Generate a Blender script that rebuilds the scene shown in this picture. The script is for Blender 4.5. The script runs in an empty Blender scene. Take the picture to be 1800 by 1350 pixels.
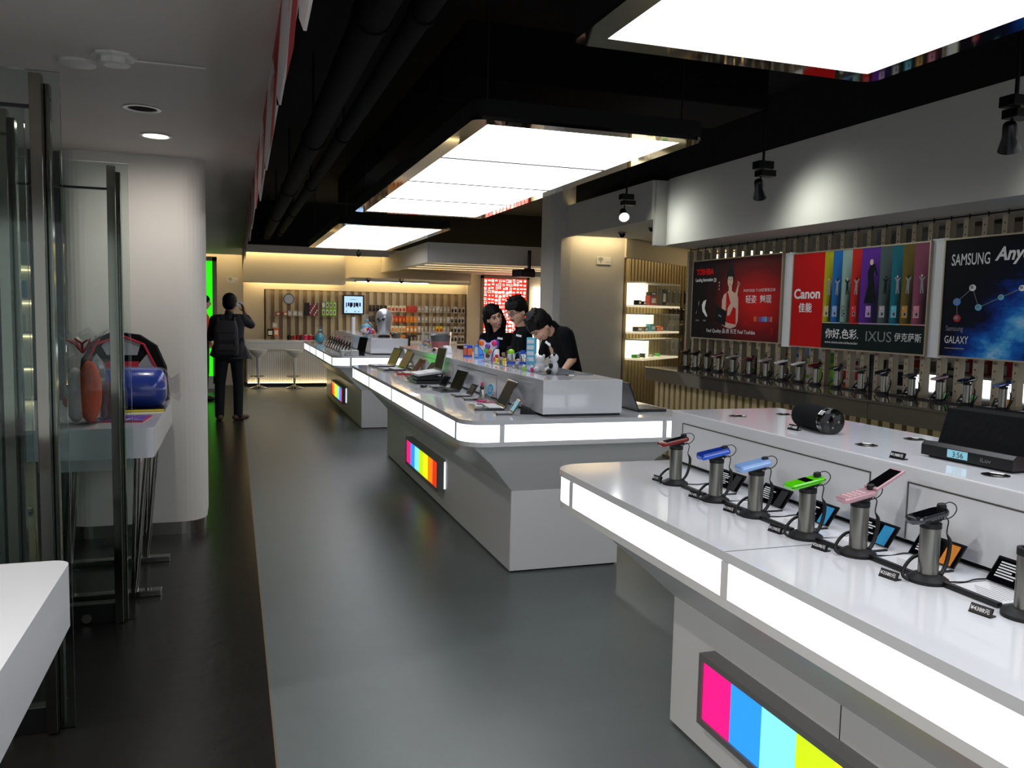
import bpy, bmesh, math, random
from mathutils import Matrix, Vector, Euler
random.seed(7)
SC = bpy.context.scene
COL = SC.collection
PI = math.pi

# ---------------------------------------------------------------- camera
cam_d = bpy.data.cameras.new('camera')
cam = bpy.data.objects.new('camera', cam_d)
COL.objects.link(cam)
yaw, pitch, roll = 0.323450555, 0.0861572695, 0.021051695
cam_d.sensor_width = 36.0
cam_d.lens = 1466.54 / 1800 * 36.0
cam_d.clip_start = 0.05
_f = Vector((math.sin(yaw) * math.cos(pitch), math.cos(yaw) * math.cos(pitch), -math.sin(pitch)))
_r = Vector((math.cos(yaw), -math.sin(yaw), 0))
_u = _r.cross(_f)
_r2 = math.cos(roll) * _r + math.sin(roll) * _u
_u2 = -math.sin(roll) * _r + math.cos(roll) * _u
cam.matrix_world = Matrix(((_r2.x, _u2.x, -_f.x, 0), (_r2.y, _u2.y, -_f.y, 0), (_r2.z, _u2.z, -_f.z, 1.58), (0, 0, 0, 1)))
SC.camera = cam
# ---------------------------------------------------------------- view, world, lamps
SC.view_settings.view_transform = 'Standard'
SC.view_settings.look = 'None'
SC.view_settings.exposure = 0.25
SC.view_settings.gamma = 1.0
SC.view_settings.use_curve_mapping = False
W = bpy.data.worlds.new('world'); SC.world = W; W.use_nodes = True
W.node_tree.nodes['Background'].inputs[0].default_value = (0.75, 0.82, 0.85, 1)
W.node_tree.nodes['Background'].inputs[1].default_value = 1.0
PANEL_E = 2.6      # ceiling light panels
BAND_E = 1.7       # light bands round the counters
COVE_E = 9.0       # warm strips in the coves

def spot(name, loc, target, power, col, size, blend=0.6, rad=0.03):
    d = bpy.data.lights.new(name, 'SPOT'); d.energy = power; d.color = col; d.spot_size = size; d.spot_blend = blend
    d.shadow_soft_size = rad
    o = bpy.data.objects.new(name, d); COL.objects.link(o); o.location = loc
    o.rotation_euler = (Vector(target) - Vector(loc)).to_track_quat('-Z', 'Y').to_euler()
    return o
def area(name, loc, target, power, col, sx, sy):
    d = bpy.data.lights.new(name, 'AREA'); d.energy = power; d.color = col; d.shape = 'RECTANGLE'; d.size = sx; d.size_y = sy
    o = bpy.data.objects.new(name, d); COL.objects.link(o); o.location = loc
    o.rotation_euler = (Vector(target) - Vector(loc)).to_track_quat('-Z', 'Y').to_euler()
    return o

# ---------------------------------------------------------------- materials
def lin(c):
    if isinstance(c, str):
        c = [int(c[i:i + 2], 16) / 255 for i in (0, 2, 4)]
        c = [x / 12.92 if x <= 0.04045 else ((x + 0.055) / 1.055) ** 2.4 for x in c]
    return (*c[:3], 1)
M = {}
def mat(name, col='808080', rough=0.5, metal=0.0, emit=0.0, ecol=None, alpha=1.0, trans=0.0, ior=1.45, coat=0.0, noise=0.0, nscale=20.0, bump=0.0, bscale=60.0, spec=0.5):
    m = bpy.data.materials.new(name); m.use_nodes = True
    nt = m.node_tree; b = nt.nodes['Principled BSDF']; i = b.inputs
    c = lin(col)
    i['Base Color'].default_value = c; i['Roughness'].default_value = rough; i['Metallic'].default_value = metal
    i['IOR'].default_value = ior; i['Alpha'].default_value = alpha; i['Transmission Weight'].default_value = trans
    i['Coat Weight'].default_value = coat; i['Specular IOR Level'].default_value = spec
    if emit:
        i['Emission Color'].default_value = lin(ecol or col); i['Emission Strength'].default_value = emit
    tc = nt.nodes.new('ShaderNodeTexCoord')
    if noise:
        n = nt.nodes.new('ShaderNodeTexNoise'); n.inputs['Scale'].default_value = nscale; n.inputs['Detail'].default_value = 5
        nt.links.new(tc.outputs['Object'], n.inputs['Vector'])
        mx = nt.nodes.new('ShaderNodeMix'); mx.data_type = 'RGBA'
        mx.inputs['A'].default_value = tuple(x * (1 - noise) for x in c[:3]) + (1,)
        mx.inputs['B'].default_value = tuple(min(1, x * (1 + noise)) for x in c[:3]) + (1,)
        nt.links.new(n.outputs['Fac'], mx.inputs['Factor']); nt.links.new(mx.outputs['Result'], i['Base Color'])
    if bump:
        n = nt.nodes.new('ShaderNodeTexNoise'); n.inputs['Scale'].default_value = bscale; n.inputs['Detail'].default_value = 3
        nt.links.new(tc.outputs['Object'], n.inputs['Vector'])
        bp = nt.nodes.new('ShaderNodeBump'); bp.inputs['Strength'].default_value = bump; bp.inputs['Distance'].default_value = 0.01
        nt.links.new(n.outputs['Fac'], bp.inputs['Height']); nt.links.new(bp.outputs['Normal'], i['Normal'])
    M[name] = m
    return m
def C(col, rough=0.45, metal=0.0, emit=0.0, coat=0.0):
    """a plain colour, made once"""
    k = f'paint_{col}_{rough}_{metal}_{emit}'
    if k not in M:
        mat(k, col, rough, metal, emit, coat=coat)
    return k
mat('white_lacquer', 'e2e4e8', 0.09, coat=0.5, noise=0.02, nscale=3)
mat('white_panel', 'e8e8e8', 0.28, noise=0.02, nscale=2)
mat('white_wall', 'cfcbc4', 0.75, noise=0.03, nscale=1.5)
mat('cream_wall', 'd8d0c0', 0.7, noise=0.03, nscale=1.5)
mat('ceiling_white', 'c2bcb6', 0.8, noise=0.03, nscale=1.5)
mat('black_paint', '050506', 0.9, noise=0.2, nscale=4)
mat('pipe_black', '080809', 0.9, spec=0.2, noise=0.2, nscale=6)
mat('floor_grey', '697170', 0.36, noise=0.10, nscale=5, bump=0.06, bscale=220)
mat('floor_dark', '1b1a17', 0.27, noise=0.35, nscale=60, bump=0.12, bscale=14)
mat('panel_light', 'ffffff', 0.4, emit=PANEL_E, ecol='f6f8ff')
mat('band_light', 'ffffff', 0.3, emit=BAND_E, ecol='f2f8ff')
mat('cove_light', 'fff0d0', 0.4, emit=COVE_E, ecol='ffe0a0')
mat('cove_bright', 'fff0d0', 0.4, emit=26, ecol='ffe2a8')
mat('cove_dim', 'fff0d0', 0.4, emit=3.0, ecol='ffe2ac')
mat('mirror', 'c8c4bc', 0.04, 1.0)
mat('steel', '8e8c86', 0.32, 1.0, noise=0.05, nscale=30)
mat('chrome', 'a8a6a0', 0.08, 1.0)
mat('door_chrome', '76736c', 0.10, 1.0)
mat('aluminium', 'a89c88', 0.5, 0.6, noise=0.04, nscale=12)
mat('slat_gold', 'cdb98a', 0.4, 0.4, noise=0.12, nscale=8)
mat('slat_face', 'b2a68c', 0.42, 0.4, noise=0.08, nscale=8)
mat('slat_dark', '7c6c54', 0.6, 0.2)
mat('glass', 'e8f4f0', 0.02, alpha=1.0, trans=1.0, ior=1.15)
mat('glass_tint', 'e2ece9', 0.02, trans=1.0, ior=1.25)
mat('acrylic', 'f4f8fa', 0.04, trans=0.95, ior=1.2)
mat('cellophane', '5a6068', 0.06, alpha=0.2, bump=1.0, bscale=26, spec=1.0, coat=1.0)
mat('black_plastic', '101013', 0.3, noise=0.05)
mat('black_gloss', '08080a', 0.08)
mat('rubber', '0d0d0f', 0.55)
mat('dark_metal', '2a2a2c', 0.35, 0.8)
mat('skin', 'dcae94', 0.55, noise=0.06, nscale=20)
mat('skin_dark', '8c6450', 0.55, noise=0.06, nscale=20)
mat('hair', '080606', 0.6, bump=0.5, bscale=120, spec=0.25)
mat('black_cloth', '0c0d0f', 0.95, spec=0.2, noise=0.15, nscale=20, bump=0.3, bscale=30)
mat('denim_black', '101218', 0.8, noise=0.2, nscale=25)
mat('jacket', '1a1b1e', 0.8, noise=0.2, nscale=18, bump=0.3, bscale=24)
mat('backpack', '2e2d2f', 0.7, noise=0.1, nscale=30)
mat('shoe_brown', '5c4230', 0.5)
mat('white_plastic', 'd8d8da', 0.3)
mat('tv_blue', '9cc0ee', 0.3, emit=0.9, ecol='9fc2f0')
mat('green_light', '30e010', 0.3, emit=1.1, ecol='22d808')
mat('lamp_glow', 'ffffff', 0.3, emit=12, ecol='fff6e0')

# ---------------------------------------------------------------- mesh helpers
class MB:
    def __init__(s): s.v = []; s.f = []; s.fm = []; s.fs = []; s.sl = []; s.T = Matrix()
    def mi(s, m):
        if m not in s.sl: s.sl.append(m)
        return s.sl.index(m)
    def add(s, vs, fs, m, smooth=False):
        b = len(s.v); k = s.mi(m)
        s.v += [tuple(s.T @ Vector(p)) for p in vs]
        for f in fs: s.f.append([b + i for i in f]); s.fm.append(k); s.fs.append(smooth)
        return s
    def box(s, c, d, m, rot=(0, 0, 0), bev=0.0):
        R = Matrix.Translation(c) @ Euler(rot).to_matrix().to_4x4()
        hx, hy, hz = d[0] / 2, d[1] / 2, d[2] / 2
        if bev > 0:
            bm = bmesh.new(); bmesh.ops.create_cube(bm, size=1)
            bmesh.ops.scale(bm, vec=d, verts=bm.verts)
            bmesh.ops.bevel(bm, geom=bm.edges[:], offset=min(bev, min(d) * .49), segments=2, profile=0.6, affect='EDGES')
            bm.verts.ensure_lookup_table()
            vs = [R @ v.co for v in bm.verts]; fs = [[v.index for v in f.verts] for f in bm.faces]; bm.free()
            return s.add(vs, fs, m)
        vs = [R @ Vector((x, y, z)) for x in (-hx, hx) for y in (-hy, hy) for z in (-hz, hz)]
        return s.add(vs, [(0, 1, 3, 2), (4, 6, 7, 5), (0, 4, 5, 1), (2, 3, 7, 6), (0, 2, 6, 4), (1, 5, 7, 3)], m)
    def bx(s, x0, x1, y0, y1, z0, z1, m, bev=0.0):
        return s.box(((x0 + x1) / 2, (y0 + y1) / 2, (z0 + z1) / 2), (abs(x1 - x0), abs(y1 - y0), abs(z1 - z0)), m, bev=bev)
    def loft(s, rings, m, smooth=False, cap0=True, cap1=True, closed=True):
        n = len(rings[0]); vs = [p for r in rings for p in r]; fs = []
        for k in range(len(rings) - 1):
            for i in range(n if closed else n - 1):
                j = (i + 1) % n
                fs.append((k * n + i, k * n + j, (k + 1) * n + j, (k + 1) * n + i))
        if cap0: fs.append(tuple(range(n))[::-1])
        if cap1: fs.append(tuple((len(rings) - 1) * n + i for i in range(n)))
        return s.add(vs, fs, m, smooth)
    def prism(s, poly, z0, z1, m):
        return s.loft([[(x, y, z0) for x, y in poly], [(x, y, z1) for x, y in poly]], m)
    def sheet(s, poly3, m): return s.add(poly3, [tuple(range(len(poly3)))], m)
    def tube(s, pts, r, m, n=8, smooth=True, curve=0):
        pts = [Vector(p) for p in pts]; rings = []
        if curve:   # round the bends
            rl = list(r) if isinstance(r, (list, tuple)) else [r] * len(pts); P_ = [pts[0]] + pts + [pts[-1]]; q = []; rq = []
            for k in range(len(pts) - 1):
                a, b, c, d = P_[k:k + 4]
                for i in range(curve):
                    t = i / curve
                    q.append(.5 * (2 * b + (c - a) * t + (2 * a - 5 * b + 4 * c - d) * t * t + (3 * b - a - 3 * c + d) * t ** 3)); rq.append(rl[k] * (1 - t) + rl[k + 1] * t)
            pts = q + [pts[-1]]; r = rq + [rl[-1]]
        up = Vector((0, 0, 1)); prev = None
        for k, p in enumerate(pts):
            t = (pts[min(k + 1, len(pts) - 1)] - pts[max(k - 1, 0)]).normalized()
            a = prev if prev is not None else (up if abs(t.z) < 0.9 else Vector((1, 0, 0)))
            x = (a - t * a.dot(t))
            if x.length < 1e-5: x = t.orthogonal()
            x.normalize(); y = t.cross(x); prev = x
            rr = r[k] if isinstance(r, (list, tuple)) else r
            rings.append([tuple(p + (x * math.cos(2 * PI * i / n) + y * math.sin(2 * PI * i / n)) * rr) for i in range(n)])
        return s.loft(rings, m, smooth)
    def lathe(s, prof, m, c=(0, 0, 0), n=20, smooth=True, sx=1.0, sy=1.0):
        rings = [[(c[0] + r * sx * math.cos(2 * PI * i / n), c[1] + r * sy * math.sin(2 * PI * i / n), c[2] + z) for i in range(n)] for r, z in prof]
        return s.loft(rings, m, smooth)
    def cyl(s, c, r, h, m, n=20, axis='z', smooth=True):
        o = Vector(c); d = {'x': Vector((h / 2, 0, 0)), 'y': Vector((0, h / 2, 0)), 'z': Vector((0, 0, h / 2))}[axis]
        return s.tube([o - d, o + d], r, m, n, smooth)
    def ell(s, c, r, m, n=16, R=None):
        vs = []; fs = []; k = n // 2
        R = R or Matrix.Identity(3)
        for a in range(1, k):
            th = PI * a / k
            for i in range(n):
                ph = 2 * PI * i / n
                vs.append(Vector(c) + R @ Vector((r[0] * math.sin(th) * math.cos(ph), r[1] * math.sin(th) * math.sin(ph), r[2] * math.cos(th))))
        t = len(vs); vs += [Vector(c) + R @ Vector((0, 0, r[2])), Vector(c) - R @ Vector((0, 0, r[2]))]
        for a in range(k - 2):
            for i in range(n):
                j = (i + 1) % n
                fs.append((a * n + i, (a + 1) * n + i, (a + 1) * n + j, a * n + j))
        for i in range(n):
            j = (i + 1) % n
            fs.append((t, i, j)); fs.append((t + 1, (k - 2) * n + j, (k - 2) * n + i))
        return s.add(vs, fs, m, True)
    def cap(s, a, ra, b, rb, m, n=12, flat=1.0):
        """tapered limb with round ends"""
        a, b = Vector(a), Vector(b); t = (b - a)
        L = t.length
        if L < 1e-6: return s.ell(a, (ra, ra, ra), m, n)
        t.normalize(); pts = []; rr = []
        for q in (0.05, 0.4, 0.75):
            pts.append(a - t * ra * math.cos(q * PI / 2)); rr.append(ra * math.sin(q * PI / 2))
        pts.append(a); rr.append(ra); pts.append(b); rr.append(rb)
        for q in (0.75, 0.4, 0.05):
            pts.append(b + t * rb * math.cos(q * PI / 2)); rr.append(rb * math.sin(q * PI / 2))
        return s.tube(pts, rr, m, n)
    def build(s, name, parent=None, sharp=None):
        me = bpy.data.meshes.new(name); me.from_pydata(s.v, [], s.f); me.update()
        for k in s.sl: me.materials.append(M[k])
        me.polygons.foreach_set('material_index', s.fm); me.polygons.foreach_set('use_smooth', s.fs)
        bm = bmesh.new(); bm.from_mesh(me); bmesh.ops.recalc_face_normals(bm, faces=bm.faces[:]); bm.to_mesh(me); bm.free()
        if any(s.fs):
            try: me.set_sharp_from_angle(angle=math.radians(50))
            except Exception: pass
        o = bpy.data.objects.new(name, me); COL.objects.link(o)
        if parent: o.parent = parent
        return o
def rrect(x0, y0, x1, y1, r, n=6):
    p = []
    for cx, cy, a in ((x1 - r, y1 - r, 0), (x0 + r, y1 - r, 90), (x0 + r, y0 + r, 180), (x1 - r, y0 + r, 270)):
        for i in range(n + 1):
            t = math.radians(a + 90 * i / n); p.append((cx + r * math.cos(t), cy + r * math.sin(t)))
    return p
def tag(o, label=None, cat=None, group=None, kind=None):
    if label: o['label'] = label
    if cat: o['category'] = cat
    if group: o['group'] = group
    if kind: o['kind'] = kind
    return o
def thing(name, label, cat, loc=(0, 0, 0), rot=0, group=None):
    o = bpy.data.objects.new(name, None); COL.objects.link(o)
    o.empty_display_size = 0.05
    o.location = loc; o.rotation_euler = rot if isinstance(rot, tuple) else (0, 0, rot)
    return tag(o, label, cat, group)
def struct(mb, name): return tag(mb.build(name), kind='structure')
def dup(root, loc, rot=None, label=None, group=None, mats=None, scale=None):
    def cp(o, par):
        c = o.copy(); COL.objects.link(c)
        if par: c.parent = par
        if mats and o.type == 'MESH' and any(s.material and s.material.name in mats for s in o.material_slots):
            c.data = o.data.copy()
            for i, mm in enumerate(c.data.materials):
                if mm.name in mats: c.data.materials[i] = M[mats[mm.name]]
        for ch in [q for q in KIDS.get(o.name, o.children)]: cp(ch, c)
        return c
    r = cp(root, None); r.location = loc
    if rot is not None: r.rotation_euler = rot if isinstance(rot, tuple) else (0, 0, rot)
    if scale: r.scale = (scale,) * 3 if not isinstance(scale, tuple) else scale
    if label: r['label'] = label
    if group: r['group'] = group
    return r
KIDS = {}
_txt = {}
def text_geo(body, bold=0.0, res=3, shear=0.0, space=1.0):
    k = (body, bold, res, shear, space)
    if k not in _txt:
        c = bpy.data.curves.new('t', 'FONT'); c.body = body; c.offset = bold; c.resolution_u = res; c.shear = shear
        c.space_character = space
        o = bpy.data.objects.new('t', c); COL.objects.link(o)
        dg = bpy.context.evaluated_depsgraph_get(); dg.update()
        me = bpy.data.meshes.new_from_object(o.evaluated_get(dg))
        _txt[k] = ([v.co.copy() for v in me.vertices], [list(p.vertices) for p in me.polygons])
        bpy.data.objects.remove(o); bpy.data.curves.remove(c); bpy.data.meshes.remove(me)
    return _txt[k]
def text(mb, body, x, y, w, h, m, z=0.0015, bold=0.0, shear=0.0, res=3):
    """lettering fitted into the box x..x+w, y..y+h of the sheet the builder's T describes"""
    vs, fs = text_geo(body, bold, res, shear)
    if not vs: return
    x0 = min(v.x for v in vs); x1 = max(v.x for v in vs); y0 = min(v.y for v in vs); y1 = max(v.y for v in vs)
    sx = w / max(1e-6, x1 - x0); sy = h / max(1e-6, y1 - y0)
    mb.add([(x + (v.x - x0) * sx, y + (v.y - y0) * sy, z) for v in vs], fs, m)
def frame_T(origin, u, v):
    u, v = Vector(u).normalized(), Vector(v).normalized(); n = u.cross(v)
    return Matrix(((u.x, v.x, n.x, origin[0]), (u.y, v.y, n.y, origin[1]), (u.z, v.z, n.z, origin[2]), (0, 0, 0, 1)))
def remesh(mb, name, parent, voxel=0.008, smooth=3):
    """melt the overlapping shapes of a builder into one continuous surface"""
    o = mb.build(name + '_raw')
    md = o.modifiers.new('r', 'REMESH'); md.mode = 'VOXEL'; md.voxel_size = voxel; md.use_smooth_shade = True
    sm = o.modifiers.new('s', 'SMOOTH'); sm.iterations = smooth; sm.factor = 0.5
    dg = bpy.context.evaluated_depsgraph_get(); dg.update()
    me = bpy.data.meshes.new_from_object(o.evaluated_get(dg)); me.name = name
    me.materials.clear(); me.materials.append(M[mb.sl[0]])
    for p in me.polygons: p.use_smooth = True; p.material_index = 0
    bpy.data.objects.remove(o)
    r = bpy.data.objects.new(name, me); COL.objects.link(r)
    if parent: r.parent = parent
    return r

# ================================================================ the room
mb = MB(); mb.bx(0.135, 14, -5, 26, -0.1, 0, 'floor_grey'); struct(mb, 'floor')
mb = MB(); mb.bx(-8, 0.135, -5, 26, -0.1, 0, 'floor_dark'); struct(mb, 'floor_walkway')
mb = MB(); mb.bx(0.13, 0.137, -5, 17, 0, 0.0015, 'slat_dark'); struct(mb, 'trim_1')
# left part of the ceiling: white plasterboard at 2.56 m, open black plenum over the shop
mb = MB(); mb.bx(-8, 0.17, -5, 17.0, 2.56, 2.72, 'ceiling_white'); struct(mb, 'ceiling_left')
mb = MB(); mb.bx(0.165, 0.185, -5, 17, 2.56, 3.6, 'black_paint'); struct(mb, 'trim_2')
mb = MB(); mb.bx(-8, 14, -5, 26, 3.6, 3.7, 'black_paint'); struct(mb, 'ceiling')
mb = MB()
mb.bx(-8.1, -8, -5, 26, 0, 3.6, 'white_wall'); struct(mb, 'wall_left')
mb = MB(); mb.bx(-8, 14, 24, 24.1, 0, 3.6, 'white_wall'); struct(mb, 'wall_far')
mb = MB(); mb.bx(9.0, 9.1, -5, 24, 0, 3.6, 'cream_wall'); struct(mb, 'wall_right')
# ducts and pipes in the black plenum
for i, (x, z, r, lab) in enumerate(((0.62, 2.93, 0.085, 'fat black duct pipe along the black ceiling nearest the banner'), (0.86, 2.98, 0.06, 'slimmer black pipe along the black ceiling beside the fat one'))):
    p = MB(); p.cyl((x, 7, z), r, 22, 'pipe_black', 16, 'y')
    for y in range(-2, 18, 3): p.cyl((x, y, z), r + .012, .05, 'pipe_black', 16, 'y'); p.bx(x - .008, x + .008, y - .01, y + .01, z + r, 3.6, 'pipe_black')
    tag(p.build('ceiling_pipe'), lab, 'pipe', 'black pipes under the ceiling')
p = MB(); p.bx(1.4, 3.6, 5.2, 5.9, 3.05, 3.4, 'pipe_black', .02); p.bx(1.4, 1.8, 5.9, 12, 3.05, 3.4, 'pipe_black', .02)
tag(p.build('air_duct'), 'boxy black air duct bending above the middle ceiling light panel', 'air duct')
p = MB(); p.bx(3.0, 3.9, -1, 4.5, 3.1, 3.45, 'pipe_black', .02)
tag(p.build('air_duct'), 'boxy black air duct in the dark ceiling right of the nearest light panel', 'air duct')

# white columns -------------------------------------------------------
def rounded(x0, y0, x1, y1, r): return rrect(x0, y0, x1, y1, r, 8)
mb = MB(); mb.prism(rounded(-1.07, 6.08, -0.183, 6.70, 0.16), 0.09, 2.56, 'white_wall'); struct(mb, 'wall_left_column')
mb = MB(); mb.prism(rounded(-1.05, 6.10, -0.198, 6.68, 0.15), 0, 0.09, 'steel'); struct(mb, 'baseboard_left')
mb = MB(); mb.bx(-1.25, -1.07, 6.2, 6.7, 0, 2.56, 'dark_metal'); struct(mb, 'trim_3')
col = [(4.52, 12.2), (4.36, 11.4), (4.38, 11.3), (4.46, 11.22), (4.6, 11.2), (5.45, 11.2), (8.6, 13.65), (8.6, 14.2)]
mb = MB(); mb.prism(col, 0, 3.6, 'white_wall'); struct(mb, 'wall_right_column')
# sloping soffit over the sign wall; underside at 2.37, rounded near end
so = [(4.65, -3), (5.6, -3), (5.6, 8.6), (4.75, 8.6), (4.68, 8.55), (4.65, 8.45)]
mb = MB(); mb.prism(so, 2.37, 3.1, 'white_wall'); struct(mb, 'wall_right_soffit')
mb = MB(); mb.prism([(4.66, -3), (9, -3), (9, 11.3), (4.66, 11.3)], 3.1, 3.6, 'black_paint'); struct(mb, 'ceiling_bulkhead')
# dropped white ceiling between soffit end and column, downlight and domes under it
mb = MB()
mb.bx(4.52, 4.56, 8.62, 11.22, 2.66, 3.1, 'white_wall'); mb.bx(4.56, 9, 8.60, 8.66, 2.37, 3.1, 'white_wall')
mb.prism([(4.56, 8.66), (9, 8.66), (9, 13.5), (8.4, 13.18), (5.5, 10.92), (4.56, 10.92)], 2.66, 2.70, 'white_wall'); struct(mb, 'ceiling_right')
# warm cove along the diagonal wall
dg_u = Vector((math.sin(math.radians(52)), math.cos(math.radians(52)), 0)); dg_n = Vector((dg_u.y, -dg_u.x, 0))
def dgp(t, n=0.0, z=0.0): return tuple(Vector((5.45, 11.2, z)) + dg_u * t + dg_n * n)
mb = MB()
mb.add([dgp(0.05, -.08, 2.745), dgp(3.5, -.08, 2.745), dgp(3.5, -.14, 2.745), dgp(.05, -.14, 2.745)], [(0, 1, 2, 3)], 'cove_bright')
mb.add([(4.62, 11.0, 2.745), (5.44, 11.0, 2.745), (5.44, 11.06, 2.745), (4.62, 11.06, 2.745)], [(0, 1, 2, 3)], 'cove_bright')
tag(mb.build('cove_light'), 'warm strip light hidden in the cove above the diagonal shelf wall', 'strip light')
# back wall, bulkhead and recess ---------------------------------------
mb = MB()
mb.bx(-3, 0.2, 17.6, 18.4, 0, 2.9, 'cream_wall')
mb.bx(0.2, 2.2, 17.45, 18.0, 2.07, 2.9, 'cream_wall')
mb.bx(2.2, 5.0, 17.9, 18.05, 2.15, 2.9, 'cream_wall')
mb.bx(0.2, 0.62, 18.25, 18.4, 0, 2.9, 'cream_wall')
mb.bx(0.62, 5.0, 18.25, 18.4, 1.95, 2.9, 'cream_wall')
mb.bx(5.0, 9.0, 18.2, 18.4, 0, 2.9, 'cream_wall')
struct(mb, 'wall_back')
mb = MB(); mb.bx(0.62, 5.0, 18.40, 18.45, 0, 2.0, 'slat_dark'); struct(mb, 'wall_back_recess')
# curved fascia in front of the long cove
fas = []
for i in range(15):
    x = -3 + i * 0.55; y = 16.9 + 0.25 * math.sin((x + 1) * .7) * 0.5
    fas.append((x, y))
mb = MB(); mb.prism(fas + [(x, y + .07) for x, y in fas[::-1]], 2.63, 2.75, 'white_wall')
mb.prism(fas + [(4.7, 18.2), (-3, 18.2)], 2.75, 2.78, 'white_wall'); struct(mb, 'trim_4')
mb = MB(); mb.bx(-3, 9, 16.75, 16.85, 2.76, 3.6, 'black_paint'); struct(mb, 'trim_5')
mb = MB(); mb.bx(-2.9, 2.2, 17.30, 17.36, 2.71, 2.74, 'cove_light'); tag(mb.build('cove_light'), 'long warm strip light in the cove high on the back wall, left half', 'strip light')
mb = MB(); mb.bx(2.25, 4.6, 17.6, 17.66, 2.71, 2.74, 'cove_light'); tag(mb.build('cove_light'), 'long warm strip light in the cove high on the back wall, right half', 'strip light')
mb = MB(); mb.bx(0.3, 2.1, 18.08, 18.14, 2.15, 2.18, 'cove_light'); tag(mb.build('cove_light'), 'warm strip light behind the low bulkhead above the gift shelves', 'strip light')
mb = MB(); mb.bx(2.3, 4.9, 18.12, 18.18, 2.24, 2.27, 'cove_light'); tag(mb.build('cove_light'), 'warm strip light above the television and the packet hooks', 'strip light')
mb = MB(); mb.bx(2.35, 3.9, 17.05, 17.25, 2.13, 2.17, 'white_wall'); mb.bx(2.4, 3.85, 17.08, 17.22, 2.125, 2.13, 'lamp_glow'); mb.bx(2.2, 4.7, 16.95, 17.85, 2.17, 2.2, 'white_wall')
tag(mb.build('ceiling_strip_lamp'), 'thin white strip lamp in the low ceiling above the television', 'lamp')
# dropped ceiling far right with slot lights
mb = MB()
mb.bx(3.0, 9.0, 13.4, 13.6, 2.36, 2.68, 'white_wall')
ys = 13.6
for k in range(4):
    mb.bx(3.16, 9.0, ys, ys + .55, 2.40, 2.5, 'cream_wall'); ys += .75
mb.bx(3.16, 9.0, ys, 18.3, 2.40, 2.5, 'cream_wall')
mb.bx(3.0, 3.15, 13.6, 18.3, 2.36, 2.68, 'cream_wall')
struct(mb, 'ceiling_far')
ys = 14.15
for k in range(4):
    mb = MB(); mb.bx(3.16, 6.6, ys + .0, ys + .2, 2.41, 2.42, 'cove_dim'); ys += .75
    tag(mb.build('slot_light'), ['warm slot light nearest the white fascia of the far dropped ceiling', 'second warm slot light from the white fascia of the far dropped ceiling', 'third warm slot light from the white fascia of the far dropped ceiling', 'farthest warm slot light of the far dropped ceiling'][k], 'strip light', 'slot lights in the far dropped ceiling')
# diagonal wall behind the shelf cases: gold fluting
def dbox(mb, t0, t1, n0, n1, z0, z1, m):
    q = [dgp(t0, n0), dgp(t1, n0), dgp(t1, n1), dgp(t0, n1)]
    mb.loft([[(a, b, z0) for a, b, _ in q], [(a, b, z1) for a, b, _ in q]], m)
mb = MB(); dbox(mb, 0.0, 3.4, 0.0, 0.03, 2.41, 2.74, 'cream_wall'); struct(mb, 'wall_diagonal')
mb = MB(); t = 0.03
dbox(mb, 0, 3.4, 0.0, 0.012, 0.05, 2.40, 'slat_dark')
while t < 3.35: dbox(mb, t, t + .075, 0.012, 0.06, 0.05, 2.40, 'slat_gold'); t += .115
tag(mb.build('slat_wall_cladding'), 'gold-brown fluted slat cladding on the diagonal wall behind the lit shelf cases', 'wall cladding')

# ================================================================ ceiling light boxes
def light_box(y0, y1, n, label, hang):
    t = thing('ceiling_light_box', label, 'ceiling light', (1.925, (y0 + y1) / 2, 2.6), 0, 'light boxes over the counters')
    w, L = 1.40 / 2, (y1 - y0) / 2; fr = 0.105
    b = MB(); o = rrect(-w, -L, w, L, .06); i = [(x * (w - fr) / w, y * (L - fr) / L) for x, y in o]
    ii = rrect(-w + fr, -L + fr, w - fr, L - fr, .004)
    b.loft([[(x, y, .0) for x, y in o], [(x, y, 0.0) for x, y in ii], [(x, y, 0.03) for x, y in ii]], 'mirror', cap0=False, cap1=False)
    b.build('mirror_frame', t)
    b = MB(); b.loft([[(x, y, 0.001) for x, y in o], [(x, y, 0.02) for x, y in o]], 'mirror', cap0=False, cap1=False)
    b.prism(o, .02, .11, 'black_paint'); b.build('housing', t)
    step = (2 * L - 2 * fr) / n
    for k in range(n):
        b = MB(); b.bx(-w + fr, w - fr, -L + fr + k * step + .009, -L + fr + (k + 1) * step - .009, .008, .018, 'panel_light')
        b.build('light_panel', t)
    for k in range(1, n): b = MB(); b.bx(-w + fr, w - fr, -L + fr + k * step - .007, -L + fr + k * step + .007, .002, .0075, 'dark_metal'); b.build('divider', t)
    for x in (-w + .1, w - .1):
        for y in (-L + .1, L - .1): b = MB(); b.cyl((x, y, .55), .006, .90, 'black_plastic', 6); b.build('hanging_rod', t)
    return t
light_box(-1.9, 3.04, 4, 'large mirror-framed light box nearest the camera, cut by the top edge', 0)
light_box(4.38, 9.0, 4, 'mirror-framed light box of four glowing panels over the laptop counter', 0)
light_box(10.35, 14.7, 4, 'small-looking mirror-framed light box farthest away, before the back wall', 0)

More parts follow.
